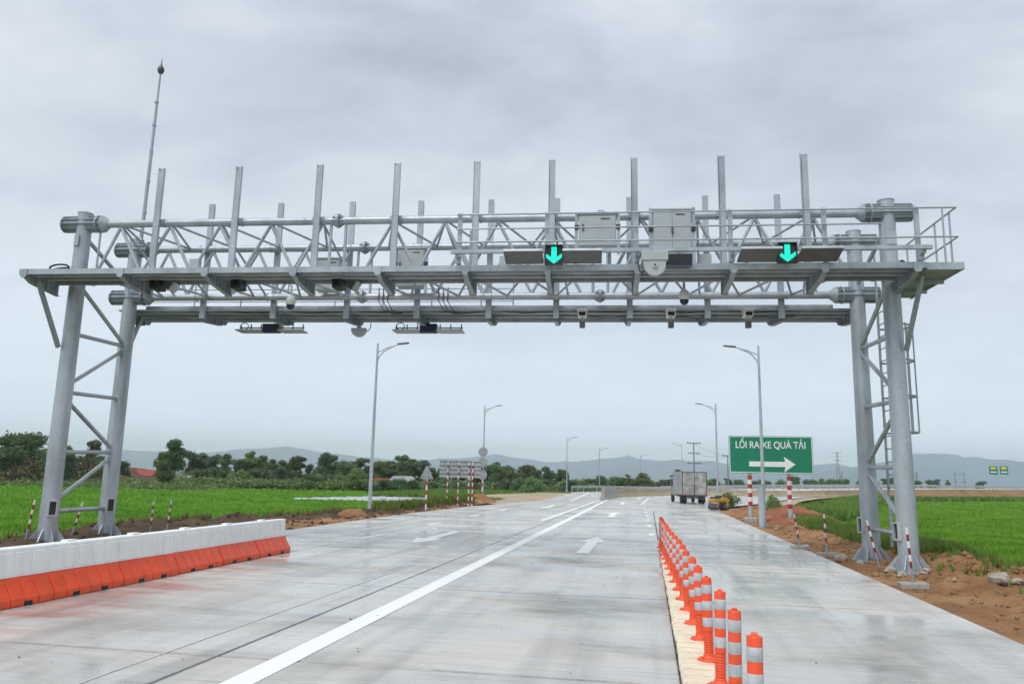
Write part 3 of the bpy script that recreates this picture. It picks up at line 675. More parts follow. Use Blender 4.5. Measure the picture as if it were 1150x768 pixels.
MB().prism([(.21*math.cos(a), .21*math.sin(a)) for a in [math.pi+math.pi*k/16 for k in range(17)]]+[(.21, .04), (-.21, .04)], (0, .12, 0), (0, 0, .03), (1, 0, 0), (0, 0, 1)).build('disc', M['galv_pale'], t)
MB().b2((-.05, .02, .07), (.05, .1, .3)).build('mount', M['galv_dull'], t); MB().path([(.12, .05, .05), (.25, .05, -.02), (.33, .05, .08), (.34, .05, .22)], .013, 6).build('cable', M['wire'], t)
def loop(u, v, z, label, r=.2):
    t = hang('cable_coil', label, 'cable', u, v, z, None)
    for k in range(3):
        MB().path([(r*(1+.05*k)*math.cos(a)-.02*k, .16*math.sin(a), .05*math.sin(a*1.0+k)+.05*k) for a in [2*math.pi*j/16 for j in range(16)]], .022, 6, True).build('loop', M['black'], t)
loop(-.34, -.2, 6.42, 'coil of black cable beside the left column above the walkway'); 
t = hang('cable_coil', 'bundle of black cable at the right column above the walkway', 'cable', 19.32, -.15, 6.42)
for k in range(3): MB().path([(.07*math.cos(a)+.02*k, .05*math.sin(a)+.03*k, .13*math.sin(a)) for a in [2*math.pi*j/12 for j in range(12)]], .025, 6, True).build('loop', M['black'], t)
for ub, nm in ((7.35, 'three black cables drooping below the rear truss near the second splice'), (8.95, 'three black cables drooping below the rear truss near the handrail end')):
    t = hang('drooping_cables', nm, 'cable', ub, GD-.1, 6.2)
    for k in range(3): MB().path([(-.35+.12*k, 0, .35), (-.35+.12*k, -.02, 0), (-.22+.12*k, 0, -.25), (.05+.1*k, .1, -.33), (.25, .2, -.3)], .014, 6).build('cable', M['wire'], t)

t = hang('cable_run', 'thin black cable running along the rear walkway edge', 'cable', 2.4, GD+.255, 6.02)
for k in range(8): MB().path([(k*1.92+1.92*i/8, -.005*(i % 2), -.07*math.sin(math.pi*i/8)+.012*math.sin(k*2.1+i)) for i in range(9)], .013, 5).build('cable_span', M['wire'], t)
for ub, vb, nm in ((3.1, -.12, 'grey junction box clamped to the left part of the front truss'), (10.6, -.12, 'grey junction box clamped to the front truss left of the middle signal'), (15.1, -.12, 'grey junction box clamped to the front truss right of the two-door cabinet')):
    t = hang('junction_box', nm, 'junction box', ub, vb-.12, 6.55, 'small junction boxes on the truss')
    bevel(MB().b2((-.13, 0, -.16), (.13, .12, .16)).build('housing', M['cab'], t), .008); bevel(MB().b2((-.12, -.012, -.15), (.12, -.001, .15)).build('lid', M['cab'], t), .004)
    for dx in (-.06, .0, .06): MB().path([(dx, .06, -.16), (dx, .06, -.3), (dx+.05, .1, -.42), (dx+.2, .14, -.44)], .012, 6).build('cable', M['wire'], t)

# ------------------------------------------------------------------ barrier, kerb, bollards
UL = 1.40
def make_barrier():
    root = thing('road_barrier', '', 'barrier')
    lo = [(-.26, 0), (.26, 0), (.26, .09), (.16, .25), (.125, .34), (-.125, .34), (-.16, .25), (-.26, .09)]
    mb = MB(); mb.prism(lo, (0, UL-.012, 0), (0, .006, 0), (1, 0, 0), (0, 0, 1)); bevel(mb.build('base', M['orange'], root), .012, 2)
    up = [(-.125, .3405), (.125, .3405), (.105, .52), (.10, .685), (.085, .70), (-.085, .70), (-.10, .685), (-.105, .52)]
    mb = MB(); mb.prism(up, (0, UL-.012, 0), (0, .006, 0), (1, 0, 0), (0, 0, 1)); bevel(mb.build('upper_body', M['barrier_w'], root), .01, 2)
    for s in (-1, 1):
        for k in range(6):                                  # flutes: raised orange ribs and shallow white ribs
            y = .145+k*.222
            f = MB(); f.prism([(s*.255, .004), (s*.275, .004), (s*.275, .095), (s*.178, .25), (s*.138, .318), (s*.12, .30)], (0, .212, 0), (0, y-.106, 0), (1, 0, 0), (0, 0, 1)); bevel(f.build('rib', M['orange'], root), .009, 2)
        for k in range(5):
            y = .16+k*.27
            f = MB(); f.prism([(y-.11, 0), (y+.11, 0), (y+.10, .28), (y-.10, .28)], (s*.016, 0, 0), (s*.115, 0, .365), (0, 1, 0), (-s*.07, 0, 1)); bevel(f.build('flute', M['barrier_w'], root), .008, 1)
        for y in (.42, .98): MB().b2((s*.265-.02, y-.055, .002), (s*.265+.018, y+.055, .055)).build('fork_slot', M['black'], root)  # black blocks standing in for the dark inside of the fork holes
    MB().b2((-.05, .5-.09, .70), (.05, .5+.09, .725)).build('filler_cap', M['barrier_w'], root)
    return root
BE = 16.33; proto = make_barrier(); NB = 8
ordn = ['farthest', 'second farthest', 'third farthest', 'fourth farthest', 'fifth farthest', 'sixth farthest', 'seventh farthest', 'nearest']
for k in range(NB):
    o = proto if k == 0 else copy_tree(proto)
    y = BE-(k+1)*UL; o.location = (-7.97-.006*(y-10), y, .0); o.rotation_euler.z = R(-.4)+random.uniform(-.006, .006); o.location.x += random.uniform(-.012, .012)
    if k == 6: ordk = 'nearest shown'
    o['label'] = ('white and orange plastic barrier unit at the far end of the left row' if k == 0 else
                  f'white over orange plastic barrier unit, {ordn[k]} in the row at the left road edge'); o['group'] = 'plastic barriers in a row at the left'
# cream kerb of separate blocks under the bollards
kb = MB(); kb.prism([(0, 0), (.34, 0), (.34, .05), (.31, .075), (.03, .075), (0, .05)], (0, .208, 0), (0, 0, 0), (1, 0, 0), (0, 0, 1)); kme = kb.mesh('kerb_block', M['kerb'])
KB = thing('bollard_kerb', 'cream low kerb of blocks running under the orange bollards', 'kerb', (0, 0, 0))
yy = -1.0; k = 0
while yy < 22.6:
    o = obj('kerb_block', kme, KB, (.285+.01*random.uniform(-1, 1)-.0015*yy, yy, .001+random.uniform(0, .006))); o.rotation_euler.z = random.uniform(-.012, .012); yy += .226; k += 1
def make_bollard():
    root = thing('lane_bollard', '', 'bollard')
    MB().lathe([(.108, 0), (.108, .01), (.09, .02), (.055, .033), (.05, .05)], n=20).build('base', M['orange_b'], root)
    prof = [(.047, .05)]
    for i in range(9): z = .06+i*.022; prof += [(.047, z), (.041, z+.006), (.041, z+.014), (.047, z+.02)]
    MB().lathe(prof+[(.046, .27), (.046, .727), (.043, .734), (.02, .737)], n=20).build('post', M['orange_b'], root)
    for z in (.300, .448, .595): MB().lathe([(.0462, z), (.048, z+.003), (.048, z+.077), (.0462, z+.08)], n=20).build('reflective_band', M['refl'], root)
    for a in (0.5, 2.6, 4.7): MB().tube((.08*math.cos(a), .08*math.sin(a), .012), (.08*math.cos(a), .08*math.sin(a), .03), .01, .01, 8).build('bolt', M['steel_dark'], root)
    MB().tube((0, -.018, .738), (0, .018, .738), .016, .016, 10).build('lug', M['orange_b'], root)
    return root
bp = make_bollard()
words = ['nearest', 'second', 'third', 'fourth', 'fifth', 'sixth', 'seventh', 'eighth', 'ninth', 'tenth', 'eleventh', 'twelfth', 'thirteenth', 'fourteenth', 'fifteenth', 'sixteenth', 'farthest']
for k in range(17):
    o = bp if k == 0 else copy_tree(bp)
    y = 4.93+.935*k
    o.location = (.60-.0195*k, y, .08); o.rotation_euler = (random.uniform(-.02, .02), random.uniform(-.025, .025), random.uniform(0, 6))
    o['label'] = f'orange bollard with silver bands, {words[k]} in the kerb row' + ('' if k in (0, 16) else ' from the camera'); o['group'] = 'orange bollards along the kerb'

# ------------------------------------------------------------------ striped marker posts
def striped(root, h, r, bands, c0, c1, low, taper=1.0, name='pole'):
    z = low
    MB().tube((0, 0, 0), (0, 0, low), r, r, 12).build('lower_pole', M['galv_dull'], root)
    dz = (h-low)/bands
    for k in range(bands):
        MB().tube((0, 0, z+.0005), (0, 0, z+dz-.0005), r*1.01, r*1.01, 12).build('band', (c0, c1)[k % 2], root); z += dz
def marker(p, label, h=1.0, tilt=(0, 0), foot=False, red=None):
    t = thing('marker_post', label, 'marker post', p, 0, 'striped marker posts'); t.rotation_euler = (tilt[1], tilt[0], 0)
    striped(t, h, .022, 6, red or M['red_dull'], M['white_pt'], .3*h)
    if foot:
        b = MB(); b.b2((-.22, -.14, -.05), (.22, .14, .06)); o = bevel(b.build('foot', M['conc_blk'], t), .02)
def gz(x, y): return z_left(x, y) if x < 0 else z_right(x, y)
for (px, py, Y, lb, h, tl) in ((28, 610, 15.9, 'striped marker post left of the left front gantry column', .93, (.13, 0)), (80, 606, 17.6, 'leaning striped marker post between the left gantry columns', .85, (.24, 0)),
                               (168, 600, 19.6, 'striped marker post behind the white barrier, first right of the left columns', .9, (.03, 0)), (187, 598, 20.4, 'striped marker post behind the white barrier, second right of the left columns', .9, (.06, 0))):
    p = atY(px, py, Y); p.z = gz(p.x, p.y)-.05; marker(p, lb, h, tl)
for (px, py, Y, lb, h, tl, ft) in ((929, 624, 20.4, 'upright striped marker post on a concrete foot left of the right columns', .98, (-.03, 0), 1), (899, 617, 22.3, 'bent striped marker post nearest the green sign', .9, (-.16, .1), 1),
                                   (1026, 660, 14.8, 'striped marker post on a concrete foot in front of the right front column', .98, (-.05, 0), 1), (986, 612, 17.9, 'leaning striped marker post between the right gantry columns', .98, (-.2, 0), 0)):
    p = atY(px, py, Y); p.z = max(gz(p.x, p.y), -.02)+.03; marker(p, lb, h, tl, ft)

# ------------------------------------------------------------------ street lamps
def make_lamp():
    root = thing('street_lamp', '', 'street lamp')
    MB().b2((-.19, -.19, -.02), (.19, .19, .015)).build('base_plate', M['pole'], root)
    po = MB().tube((0, 0, .015), (0, 0, 7.65), .088, .045, 18).build('pole', M['pole'], root)
    for a in range(4):
        d = Vector((math.cos(a*math.pi/2), math.sin(a*math.pi/2), 0)); MB().prism([(.08, .016), (.17, .016), (.085, .25)], Vector((-d.y, d.x, 0))*.01, (0, 0, 0), d, (0, 0, 1)).build('gusset', M['pole'], root)
    MB().b2((-.05, -.095, .6), (.05, -.08, .9)).build('hatch', M['galv_pale'], root)
    def q(a, b, c, n=10): return [Vector(a)*(1-t)**2+Vector(b)*2*t*(1-t)+Vector(c)*t*t for t in [i/n for i in range(n+1)]]
    ar = MB().path(q((0, 0, 6.75), (.12, 0, 7.3), (.78, 0, 7.5)), .026, 8).path(q((0, 0, 7.2), (.3, 0, 7.42), (1.0, 0, 7.585)), .024, 8)
    ar.tube((.26, 0, 7.2), (.30, 0, 7.38), .016, .016, 8).build('arm', M['pole'], root)
    h = MB(); h.prism([(.93, -.05), (1.03, -.11), (1.38, -.10), (1.48, -.05), (1.48, .05), (1.38, .10), (1.03, .11), (.93, .05)], (.0, 0, .05), (0, 0, 7.495), (1, 0, .09), (0, 1, 0)); bevel(h.build('luminaire', M['steel_dark'], root), .015)
    MB().box((1.2, 0, 7.594), (.3, .15, .012), Matrix.Rotation(-.09, 3, 'Y')).build('lens', M['galv_pale'], root)
    return root
lp = make_lamp()
lamps = [((-12.08, 33.0, -.05), 0, 1.0, 'tall grey street lamp on the left verge nearest the gantry'), ((4.62, 33.3, -.02), 1, .97, 'tall grey street lamp in front of the green sign'),
         ((-12.98, 61, 0), 0, .97, 'street lamp behind the round signs on the left verge'), ((4.5, 53.2, 0), 1, .90, 'street lamp beside the yellow roller'),
         ((-11.0, 107, 0), 0, .97, 'distant street lamp at the left end of the guard rail'), ((-8.4, 137, -.6), 0, 1.02, 'distant street lamp just right of the guard rail end'),
         ((-1.65, 170, -.6), 0, 1.02, 'smallest distant street lamp behind the concrete median'), ((4.9, 117, -.05), 1, .95, 'distant street lamp behind the truck pointing left')]
for k, (p, fl, s, lb) in enumerate(lamps):
    o = lp if k == 0 else copy_tree(lp)
    o.location = p; o.rotation_euler.z = math.pi if fl else 0; o.scale = (s, s, s); o['label'] = lb; o['group'] = 'street lamps along the road'

# ------------------------------------------------------------------ text helper
def text_mesh(s, size, mt, parent, loc, width=None):
    c = bpy.data.curves.new('lettering', 'FONT'); c.body = s; c.size = size; c.align_x = 'CENTER'; c.align_y = 'CENTER'; c.extrude = .003; c.offset = size*.012
    tmp = bpy.data.objects.new('lettering', c); COL.objects.link(tmp); bpy.context.view_layer.update()
    me = bpy.data.meshes.new_from_object(tmp.evaluated_get(bpy.context.evaluated_depsgraph_get())); bpy.data.objects.remove(tmp)
    me.materials.clear(); me.materials.append(mt); o = obj('lettering', me, parent, loc); o.rotation_euler.x = math.pi/2
    if width:
        xs = [v.co.x for v in me.vertices]; o.scale = (width/(max(xs)-min(xs)), 1, 1)
        o.scale.y = 1
    return o

# ------------------------------------------------------------------ the green sign
SY = 36.0
tl, br = atY(818, 489, SY), atY(914, 532.5, SY); sw, sh = br.x-tl.x, tl.z-br.z; sc = (tl+br)/2
S = thing('exit_sign', 'large green sign with white lettering and arrow to the right on striped posts', 'road sign', (sc.x, SY, 0))
bevel(MB().b2((-sw/2, -.02, sc.z-sh/2), (sw/2, .02, sc.z+sh/2)).build('panel', M['sign_green'], S), .006)
bd = MB(); i_, t_ = .02, .03
for z in (sc.z-sh/2+i_, sc.z+sh/2-i_-t_): bd.b2((-sw/2+i_, -.026, z), (sw/2-i_, -.021, z+t_))
for x in (-sw/2+i_, sw/2-i_-t_): bd.b2((x, -.026, sc.z-sh/2+i_+t_), (x+t_, -.021, sc.z+sh/2-i_-t_))
bd.build('border', M['sign_white'], S)
text_mesh('LỐI RA XE QUÁ TẢI', .43, M['sign_white'], S, (0, -.026, sc.z+.25*sh), sw*.83)
ah = sh/2
MB().prism([(-.26*sw, -.05*sh), (.17*sw, -.05*sh), (.155*sw, -.19*sh), (.29*sw, .02*sh), (.155*sw, .22*sh), (.17*sw, .085*sh), (-.26*sw, .085*sh)], (0, -.004, 0), (0, -.021, sc.z-.27*sh), (1, 0, 0), (0, 0, 1)).build('arrow', M['sign_white'], S)
for s, x, zb in ((0, atY(843, 560, SY).x-sc.x, .12), (1, atY(887.5, 560, SY).x-sc.x, -.35)):
    z1 = sc.z+sh/2-.06; zs = sc.z-sh/2
    MB().tube((x, .11, zb), (x, .11, .70 if s == 0 else .62), .092, .092, 18).build('post_foot', M['pole'], S)
    MB().tube((x, .11, zs-.1), (x, .11, z1), .085, .085, 18).build('post', M['pole'], S)
    z = .70 if s == 0 else .62; nb = 7; dz = (zs-.1-z)/nb
    for k in range(nb): MB().tube((x, .11, z), (x, .11, z+dz), .094, .094, 18, False).build('band', M['red'] if k % 2 == 0 else M['white_pt'], S); z += dz
    MB().b2((x-.11, -.0+.021, zs+.2), (x+.11, .2, zs+.26)).build('clamp', M['galv_dull'], S)
b = MB(); x = atY(843, 560, SY).x-sc.x; b.b2((x-.27, -.2, -.25), (x+.27, .4, .2)); bevel(b.build('footing', M['conc_blk'], S), .06, 3)
for p, h, r_, lb in (((4.44, 32.5, -.05), 1.68, .135, 'thick grey steel pipe stub in front of the green sign'), ((4.82, 34.9, -.05), 1.6, .11, 'thinner grey steel pipe stub behind the lamp pole')):
    t = thing('pipe_stub', lb, 'post', p); MB().tube((0, 0, 0), (0, 0, h), r_, r_*.97, 22).build('pipe', M['pole'], t); MB().tube((0, 0, h), (0, 0, h+.02), r_*1.08, r_*1.08, 22).build('cap', M['pole'], t)

# ------------------------------------------------------------------ signs on the left verge, seen from behind
tp = gnd(478, 573); t = thing('warning_sign', 'back of a grey triangular sign on a striped post left of the road', 'road sign', (tp.x, tp.y, -.05))
striped(t, 1.75, .045, 7, M['white_pt'], M['red'], .12)
MB().prism([(-.36, 0), (.36, 0), (.04, .64), (-.04, .64)], (0, -.015, 0), (0, -.05, 1.6), (1, 0, 0), (0, 0, 1)).build('panel', M['sign_back'], t)
MB().b2((-.2, -.085, 1.75), (.2, -.066, 1.79)).build('rib', M['galv_dull'], t)
Yp = 46.0; a_, b_ = atY(494, 516, Yp), atY(540, 537, Yp); cx = (a_.x+b_.x)/2; pw = b_.x-a_.x
t = thing('sign_board', 'back of a wide grey ribbed sign board on striped posts', 'road sign', (cx, Yp, -.1))
z0, z1 = b_.z+.1, a_.z+.1
MB().b2((-pw/2, .02, z0), (pw/2, .05, z1)).build('panel', M['sign_back'], t)
for k in range(5):
    z = z0+.03+k*(z1-z0-.1)/4; MB().b2((-pw/2, -.03, z), (pw/2, .018, z+.045)).build('rib', M['galv_pale'], t)
for px in (503, 515, 527, 531):
    x = atY(px, 540, Yp).x-cx
    z = 0
    for k in range(13): MB().tube((x, -.08, z), (x, -.08, z+z1/13.5), .035, .035, 12, False).build('band', M['white_pt'] if k % 2 == 0 else M['red'], t); z += z1/13.5
p = gnd(542, 562); t = thing('round_signs', 'three grey round sign backs stacked on one striped post by the lamp', 'road sign', (p.x-.28, 57.5, -.05))
striped(t, 3.8, .04, 12, M['white_pt'], M['red'], .1)
for z in (3.62, 2.83, 1.92):
    MB().tube((0, -.05, z), (0, -.065, z), .36, .36, 28).build('disc', M['sign_back'], t); MB().b2((-.28, -.085, z-.03), (.28, -.066, z+.02)).build('rib', M['galv_pale'], t)

# ------------------------------------------------------------------ truck
T = thing('box_truck', 'grey box truck parked on the far concrete seen from behind', 'truck', (3.55, 62.6, 0), R(8))
bw, bh, bl, z0 = 1.92, 1.78, 4.0, .68
bevel(MB().b2((-bw/2, 0, z0), (bw/2, bl, z0+bh)).build('box_body', M['truck_box'], T), .02)
for k in range(9): MB().b2((-bw/2-.012, .25+k*.45, z0+.1), (-bw/2-.001, .32+k*.45, z0+bh-.1)).build('side_rib', M['truck_box'], T)
for s in (-1, 1):
    d = MB().b2((min(s*.02, s*(bw/2-.06)), -.03, z0+.07), (max(s*.02, s*(bw/2-.06)), -.001, z0+bh-.07)).build('rear_door', M['truck_door'], T); bevel(d, .006)
    MB().tube((s*.25, -.045, z0+.1), (s*.25, -.045, z0+bh-.1), .014, .014, 8).build('lock_bar', M['galv_dull'], T)
    MB().b2((s*.8-.11, -.06, .62), (s*.8+.11, -.031, .70)).build('tail_light', M['tail'], T)
    MB().b2((s*.55-.2, .0, .14), (s*.55+.2, .02, .5) if False else (s*.62+.22, .02, .5)).build('mud_flap', M['black'], T) if False else MB().b2((s*.72-.2, .45, .12), (s*.72+.2, .47, .55)).build('mud_flap', M['black'], T)
for x in (-bw/2+.03, bw/2-.03): MB().b2((x-.03, -.035, z0), (x+.03, -.001, z0+bh)).build('door_frame', M['steel_dark'], T)
MB().b2((-bw/2, -.035, z0+bh-.06), (bw/2, -.002, z0+bh)).build('door_frame', M['steel_dark'], T)
MB().b2((-.014, -.028, z0+.02), (.014, -.0015, z0+bh-.061)).build('door_gap_shade', M['black'], T)  # black strip painting the shaded gap between the two doors
MB().b2((-bw/2, -.05, z0-.10), (bw/2, .05, z0-.002)).build('rear_bumper', M['steel_dark'], T)
MB().b2((-.4, .05, z0-.22), (-.28, 5.6, z0-.05)).b2((.28, .05, z0-.22), (.4, 5.6, z0-.05)).build('chassis', M['steel_dark'], T)
MB().b2((-.8, -.02, .38), (.8, .03, .45)).build('underrun_bar', M['steel_dark'], T)
for yy, dual in ((1.0, 1), (5.0, 0)):
    for s in (-1, 1):
        for k in range(2 if dual else 1):
            xc = s*(.84-k*.24)
            wl = MB().lathe([(.20, -.09), (.31, -.10), (.345, -.07), (.345, .07), (.31, .10), (.20, .09)], (xc, yy, .345), 24, 'X').build('wheel', M['tyre'], T); MB().lathe([(.05, -.05), (.19, -.085), (.19, .085), (.05, .05)], (xc, yy, .345), 20, 'X').build('rim', M['galv_dull'], wl)
cabm = MB(); cabm.prism([(0, .55), (1.35, .55), (1.35, 1.2), (1.15, 2.05), (0, 2.1)], (1.8, 0, 0), (-.9, 4.35, 0), (0, 1, 0), (0, 0, 1)); bevel(cabm.build('cab', M['truck_cab'], T), .05)
for s in (-1, 1):
    MB().b2((s*.905-.003, 4.55, 1.3), (s*.905+.003, 5.3, 1.9)).build('side_window', M['pane'], T); MB().b2((s*1.05-.05, 5.5, 1.4), (s*1.05+.05, 5.54, 1.75)).build('mirror', M['dark'], T)

# ------------------------------------------------------------------ small roller
RO = thing('road_roller', 'small yellow double-drum roller parked on the soil beside the road', 'roller', (4.35, 51.0, -.02), R(-55)); RO.scale = (.8, .8, .8)
for y in (-.5, .5):
    dr = MB().lathe([(.03, -.42), (.24, -.42), (.26, -.40), (.26, .40), (.24, .42), (.03, .42)], (0, y, .26), 26, 'X').build('drum', M['steel_dark'], RO)
    fk = MB()
    for s in (-1, 1): fk.b2((s*.46-.015, y-.06, .2), (s*.46+.015, y+.06, .62))
    fk.b2((-.475, y-.12, .58), (.475, y+.12, .66)); fk.build('fork', M['yellow'], RO)
bevel(MB().prism([(-.75, .66), (.75, .66), (.8, .8), (.6, .98), (.1, 1.0), (.0, .86), (-.7, .86)], (.8, 0, 0), (-.4, 0, 0), (0, 1, 0), (0, 0, 1)).build('body', M['yellow'], RO), .03)
bevel(MB().b2((-.3, -.62, .865), (.3, -.05, 1.02)).build('engine', M['steel_dark'], RO), .03)
MB().path([(-.28, .55, .98), (-.28, .85, 1.25), (.28, .85, 1.25), (.28, .55, .98)], .018, 8).build('handlebar', M['black'], RO)
bevel(MB().b2((-.22, -.2, 1.0), (.22, .2, 1.1)).build('seat', M['black'], RO), .03)

# ------------------------------------------------------------------ earth heaps and rocks
def heap(name, label, c, rx, ry, h, mt, seed, rz=0):
    n, mrad = 40, 16; V = [(0, 0, h*(1+.2*N3(c[0], c[1], .7, seed)))]; fs = []
    for j in range(1, mrad+1):
        for i in range(n):
            a = 2*math.pi*i/n; t = j/mrad; x, y = rx*t*math.cos(a)*(1+.15*N3(math.cos(a), math.sin(a), 1, seed)), ry*t*math.sin(a)*(1+.15*N3(math.sin(a), math.cos(a), 1, seed+2))
            z = h*(.5+.5*math.cos(math.pi*t))*(1+.35*N3(x+c[0], y+c[1], .6, seed))+.09*N3(x+c[0], y+c[1], 1.8, seed+1)*(1-t*.6)+.04*N3(x+c[0], y+c[1], 5, seed+3)-.12*(t**3)
            V.append((x, y, z))
    fs += [(0, 1+i, 1+(i+1)%n) for i in range(n)]
    fs += [(1+j*n+i, 1+(j+1)*n+i, 1+(j+1)*n+(i+1)%n, 1+j*n+(i+1)%n) for j in range(mrad-1) for i in range(n)]
    me = bpy.data.meshes.new(name); me.from_pydata(V, [], fs); me.materials.append(mt); me.polygons.foreach_set('use_smooth', [True]*len(fs))
    o = obj(name, me, None, c, rz); return tag(o, label, 'earth heap', 'earth heaps beside the road')
heap('earth_heap', 'long heap of red earth behind the green sign posts', (7.2, 41.0, -.22), 3.1, 9.0, .72, M['soil_red'], 1)
heap('earth_heap', 'low spread of brown earth at the foot of the green sign', (5.6, 35.2, -.12), 1.6, 3.5, .34, M['soil_red'], 2)
heap('earth_heap', 'low red earth bank beside the yellow roller', (6.6, 48.5, -.12), 2.6, 4.0, .35, M['soil_red'], 3)
heap('earth_heap', 'brown earth heap at the foot of the left street lamp', (-12.3, 31.4, -.12), 1.2, 1.8, .42, M['soil'], 4)
heap('earth_heap', 'brown earth heap in front of the round signs', (-11.7, 54.5, -.12), 1.5, 4.0, .6, M['soil'], 5)
heap('earth_heap', 'low earth heap under the sign board', (-12.2, 48.0, -.12), 1.0, 2.4, .3, M['soil'], 6)
def rock(p, s, label, seed, cat='rock'):
    V = []; fs = []; n, mm = 10, 7
    for j in range(mm+1):
        for i in range(n):
            th = math.pi*j/mm; a = 2*math.pi*i/n; d = Vector((math.sin(th)*math.cos(a), math.sin(th)*math.sin(a), math.cos(th)))
            k = 1+.45*noise.noise(d*1.6+Vector((seed*3.7, 0, 0)))+.15*noise.noise(d*4+Vector((0, seed, 0))); V.append((d.x*s[0]*k, d.y*s[1]*k, d.z*s[2]*k))
    fs = [(j*n+i, (j+1)*n+i, (j+1)*n+(i+1)%n, j*n+(i+1)%n) for j in range(mm) for i in range(n)]
    me = bpy.data.meshes.new('rock'); me.from_pydata(V, [], fs); me.materials.append(M['rock']); o = obj('rock', me, None, p, seed); return tag(o, label, cat, 'rocks on the right shoulder')
for px, py, Y, s, lb in ((944, 629, 19.6, .27, 'pale broken rock beside the upright marker post'), (966, 627, 18.9, .17, 'small rock just left of the right rear column'), (1000, 634, 17.2, .2, 'pale rock between the right column bases'),
                         (1012, 640, 16.6, .16, 'small rock in front of the right front column base'), (1040, 640, 17.0, .2, 'pale rock just right of the right front column base'), (1122, 640, 14.9, .32, 'half-buried pale boulder at the field edge right of the columns'), (1143, 644, 14.6, .15, 'small pale stone at the right picture edge by the field')):
    p = atY(px, py, Y); p.z = z_right(p.x, p.y)+s*.25; s *= .62; p.z -= s*.1; rock(p, (s, s*.8, s*.62), lb, px*.01)
# clods scattered on the right shoulder
def clods(name, n, fn, zf, mt, s0, s1, seed):
    r_ = np.random.default_rng(seed); V = []; Fc = []
    base_ = np.array([(1,0,0),(0,1,0),(-1,0,0),(0,-1,0),(0,0,1),(0,0,-1)], float); tri = [(0,1,4),(1,2,4),(2,3,4),(3,0,4),(1,0,5),(2,1,5),(3,2,5),(0,3,5)]
    for k in range(n):
        x, y = fn(r_); s = s0+(s1-s0)*r_.random()**3; a = r_.random()*6.28
        b = base_*(s*(.6+.7*r_.random((6, 1)))); c, s_ = math.cos(a), math.sin(a)
        b = np.stack([b[:,0]*c-b[:,1]*s_, b[:,0]*s_+b[:,1]*c, b[:,2]*.7], 1)+np.array([x, y, zf(x, y)+s*.2])
        o = len(V)*6; V.append(b); Fc += [(o+q[0], o+q[1], o+q[2]) for q in tri]
    return tag(bulk(name, np.concatenate(V), np.array(Fc), mt), kind='stuff')
clods('soil_clods_right', 3600, lambda r: (XR+.05+4.2*(1-(1-r.random())**1.4 if r.random() < .25 else .45+.35*r.random()), 7+40*r.random()**1.8), z_right, M['soil'], .015, .11, 1)
clods('soil_clods_left', 1800, lambda r: (XL-.1-4.5*r.random(), 14+36*r.random()), z_left, M['soil_dark'], .015, .10, 2)
clods('pale_stones_right', 110, lambda r: (XR+.15+4.0*r.random(), 7.5+36*r.random()**1.7), z_right, M['rock'], .01, .075, 4)
clods('gravel_bits', 260, lambda r: (-9+12.8*r.random(), 6+30*r.random()**1.5), lambda x, y: .001, M['joint'], .004, .016, 3)

# ------------------------------------------------------------------ rice, grass, weeds
def tufts(name, XY, Z, hgt, wid, mt, blades=3, seed=0, lean=.45):
    r_ = np.random.default_rng(seed); n = len(XY); Vs = []; 
    for b in range(blades):
        a = r_.random(n)*2*np.pi; h = hgt*(.6+.7*r_.random(n)); wd = wid*(.6+.8*r_.random(n)); l = lean*h*r_.random(n); ba = r_.random(n)*2*np.pi
        ox, oy = (r_.random((2, n))-.5)*wid*2
        dx, dy = np.cos(a)*wd/2, np.sin(a)*wd/2; lx, ly = np.cos(ba)*l, np.sin(ba)*l
        x, y = XY[:, 0]+ox, XY[:, 1]+oy
        Vs.append(np.stack([np.stack([x-dx, y-dy, Z], 1), np.stack([x+dx, y+dy, Z], 1), np.stack([x+lx, y+ly, Z+h], 1)], 1))
    V = np.concatenate(Vs).reshape(-1, 3); Fc = np.arange(len(V)).reshape(-1, 3)
    return tag(bulk(name, V, Fc, mt), kind='stuff')
def inside(XY, poly):
    x, y = XY[:, 0], XY[:, 1]; r_ = np.zeros(len(x), bool); j = len(poly)-1
    for i in range(len(poly)):
        xi, yi = poly[i]; xj, yj = poly[j]; c = ((yi > y) != (yj > y)) & (x < (xj-xi)*(y-yi)/(yj-yi+1e-9)+xi); r_ ^= c; j = i
    return r_
def polar(n, a0, a1, r0, r1, seed, pw=1.0):
    r_ = np.random.default_rng(seed); a = a0+(a1-a0)*r_.random(n); u = r_.random(n)**pw; rr = 1/(1/r0+(1/r1-1/r0)*u)
    return np.stack([rr*np.sin(a), rr*np.cos(a)], 1), rr
LP = [(-15.4, 5), (-15.6, 24), (-13.6, 34), (-13.4, 60), (-14, 118), (-60, 128), (-128, 94), (-150, 60), (-120, 5)]
XY, rr = polar(150000, R(-70), R(-2), 17, 130, 11); k = inside(XY, LP); XY, rr = XY[k], rr[k]
row = (np.abs(np.sin((XY[:, 0]*.13+XY[:, 1]*.99)*.33+.4*np.sin(XY[:, 0]*.05))) > .09)      # narrow bund lines between plots
sb = [(-36, 70), (-23, 73), (-18, 93), (-31, 93)]
k = row & ~inside(XY, sb); XY, rr = XY[k], rr[k]
tufts('rice_plants_left', XY, np.full(len(XY), FZ), .27, .05+.0032*rr, M['rice'], 3, 1)
RP = [(8.6, 5), (8.8, 50), (16, 76), (26, 106), (38, 136), (120, 216), (220, 200), (120, 5)]
XY, rr = polar(130000, R(8), R(50), 17, 240, 12); k = inside(XY, RP); XY, rr = XY[k], rr[k]
row = (np.abs(np.sin((XY[:, 0]*-.2+XY[:, 1]*.98)*.3+.3*np.sin(XY[:, 0]*.07))) > .09); XY, rr = XY[row], rr[row]
tufts('rice_plants_right', XY, np.full(len(XY), FZ), .24, .05+.0032*rr, M['rice'], 3, 2)
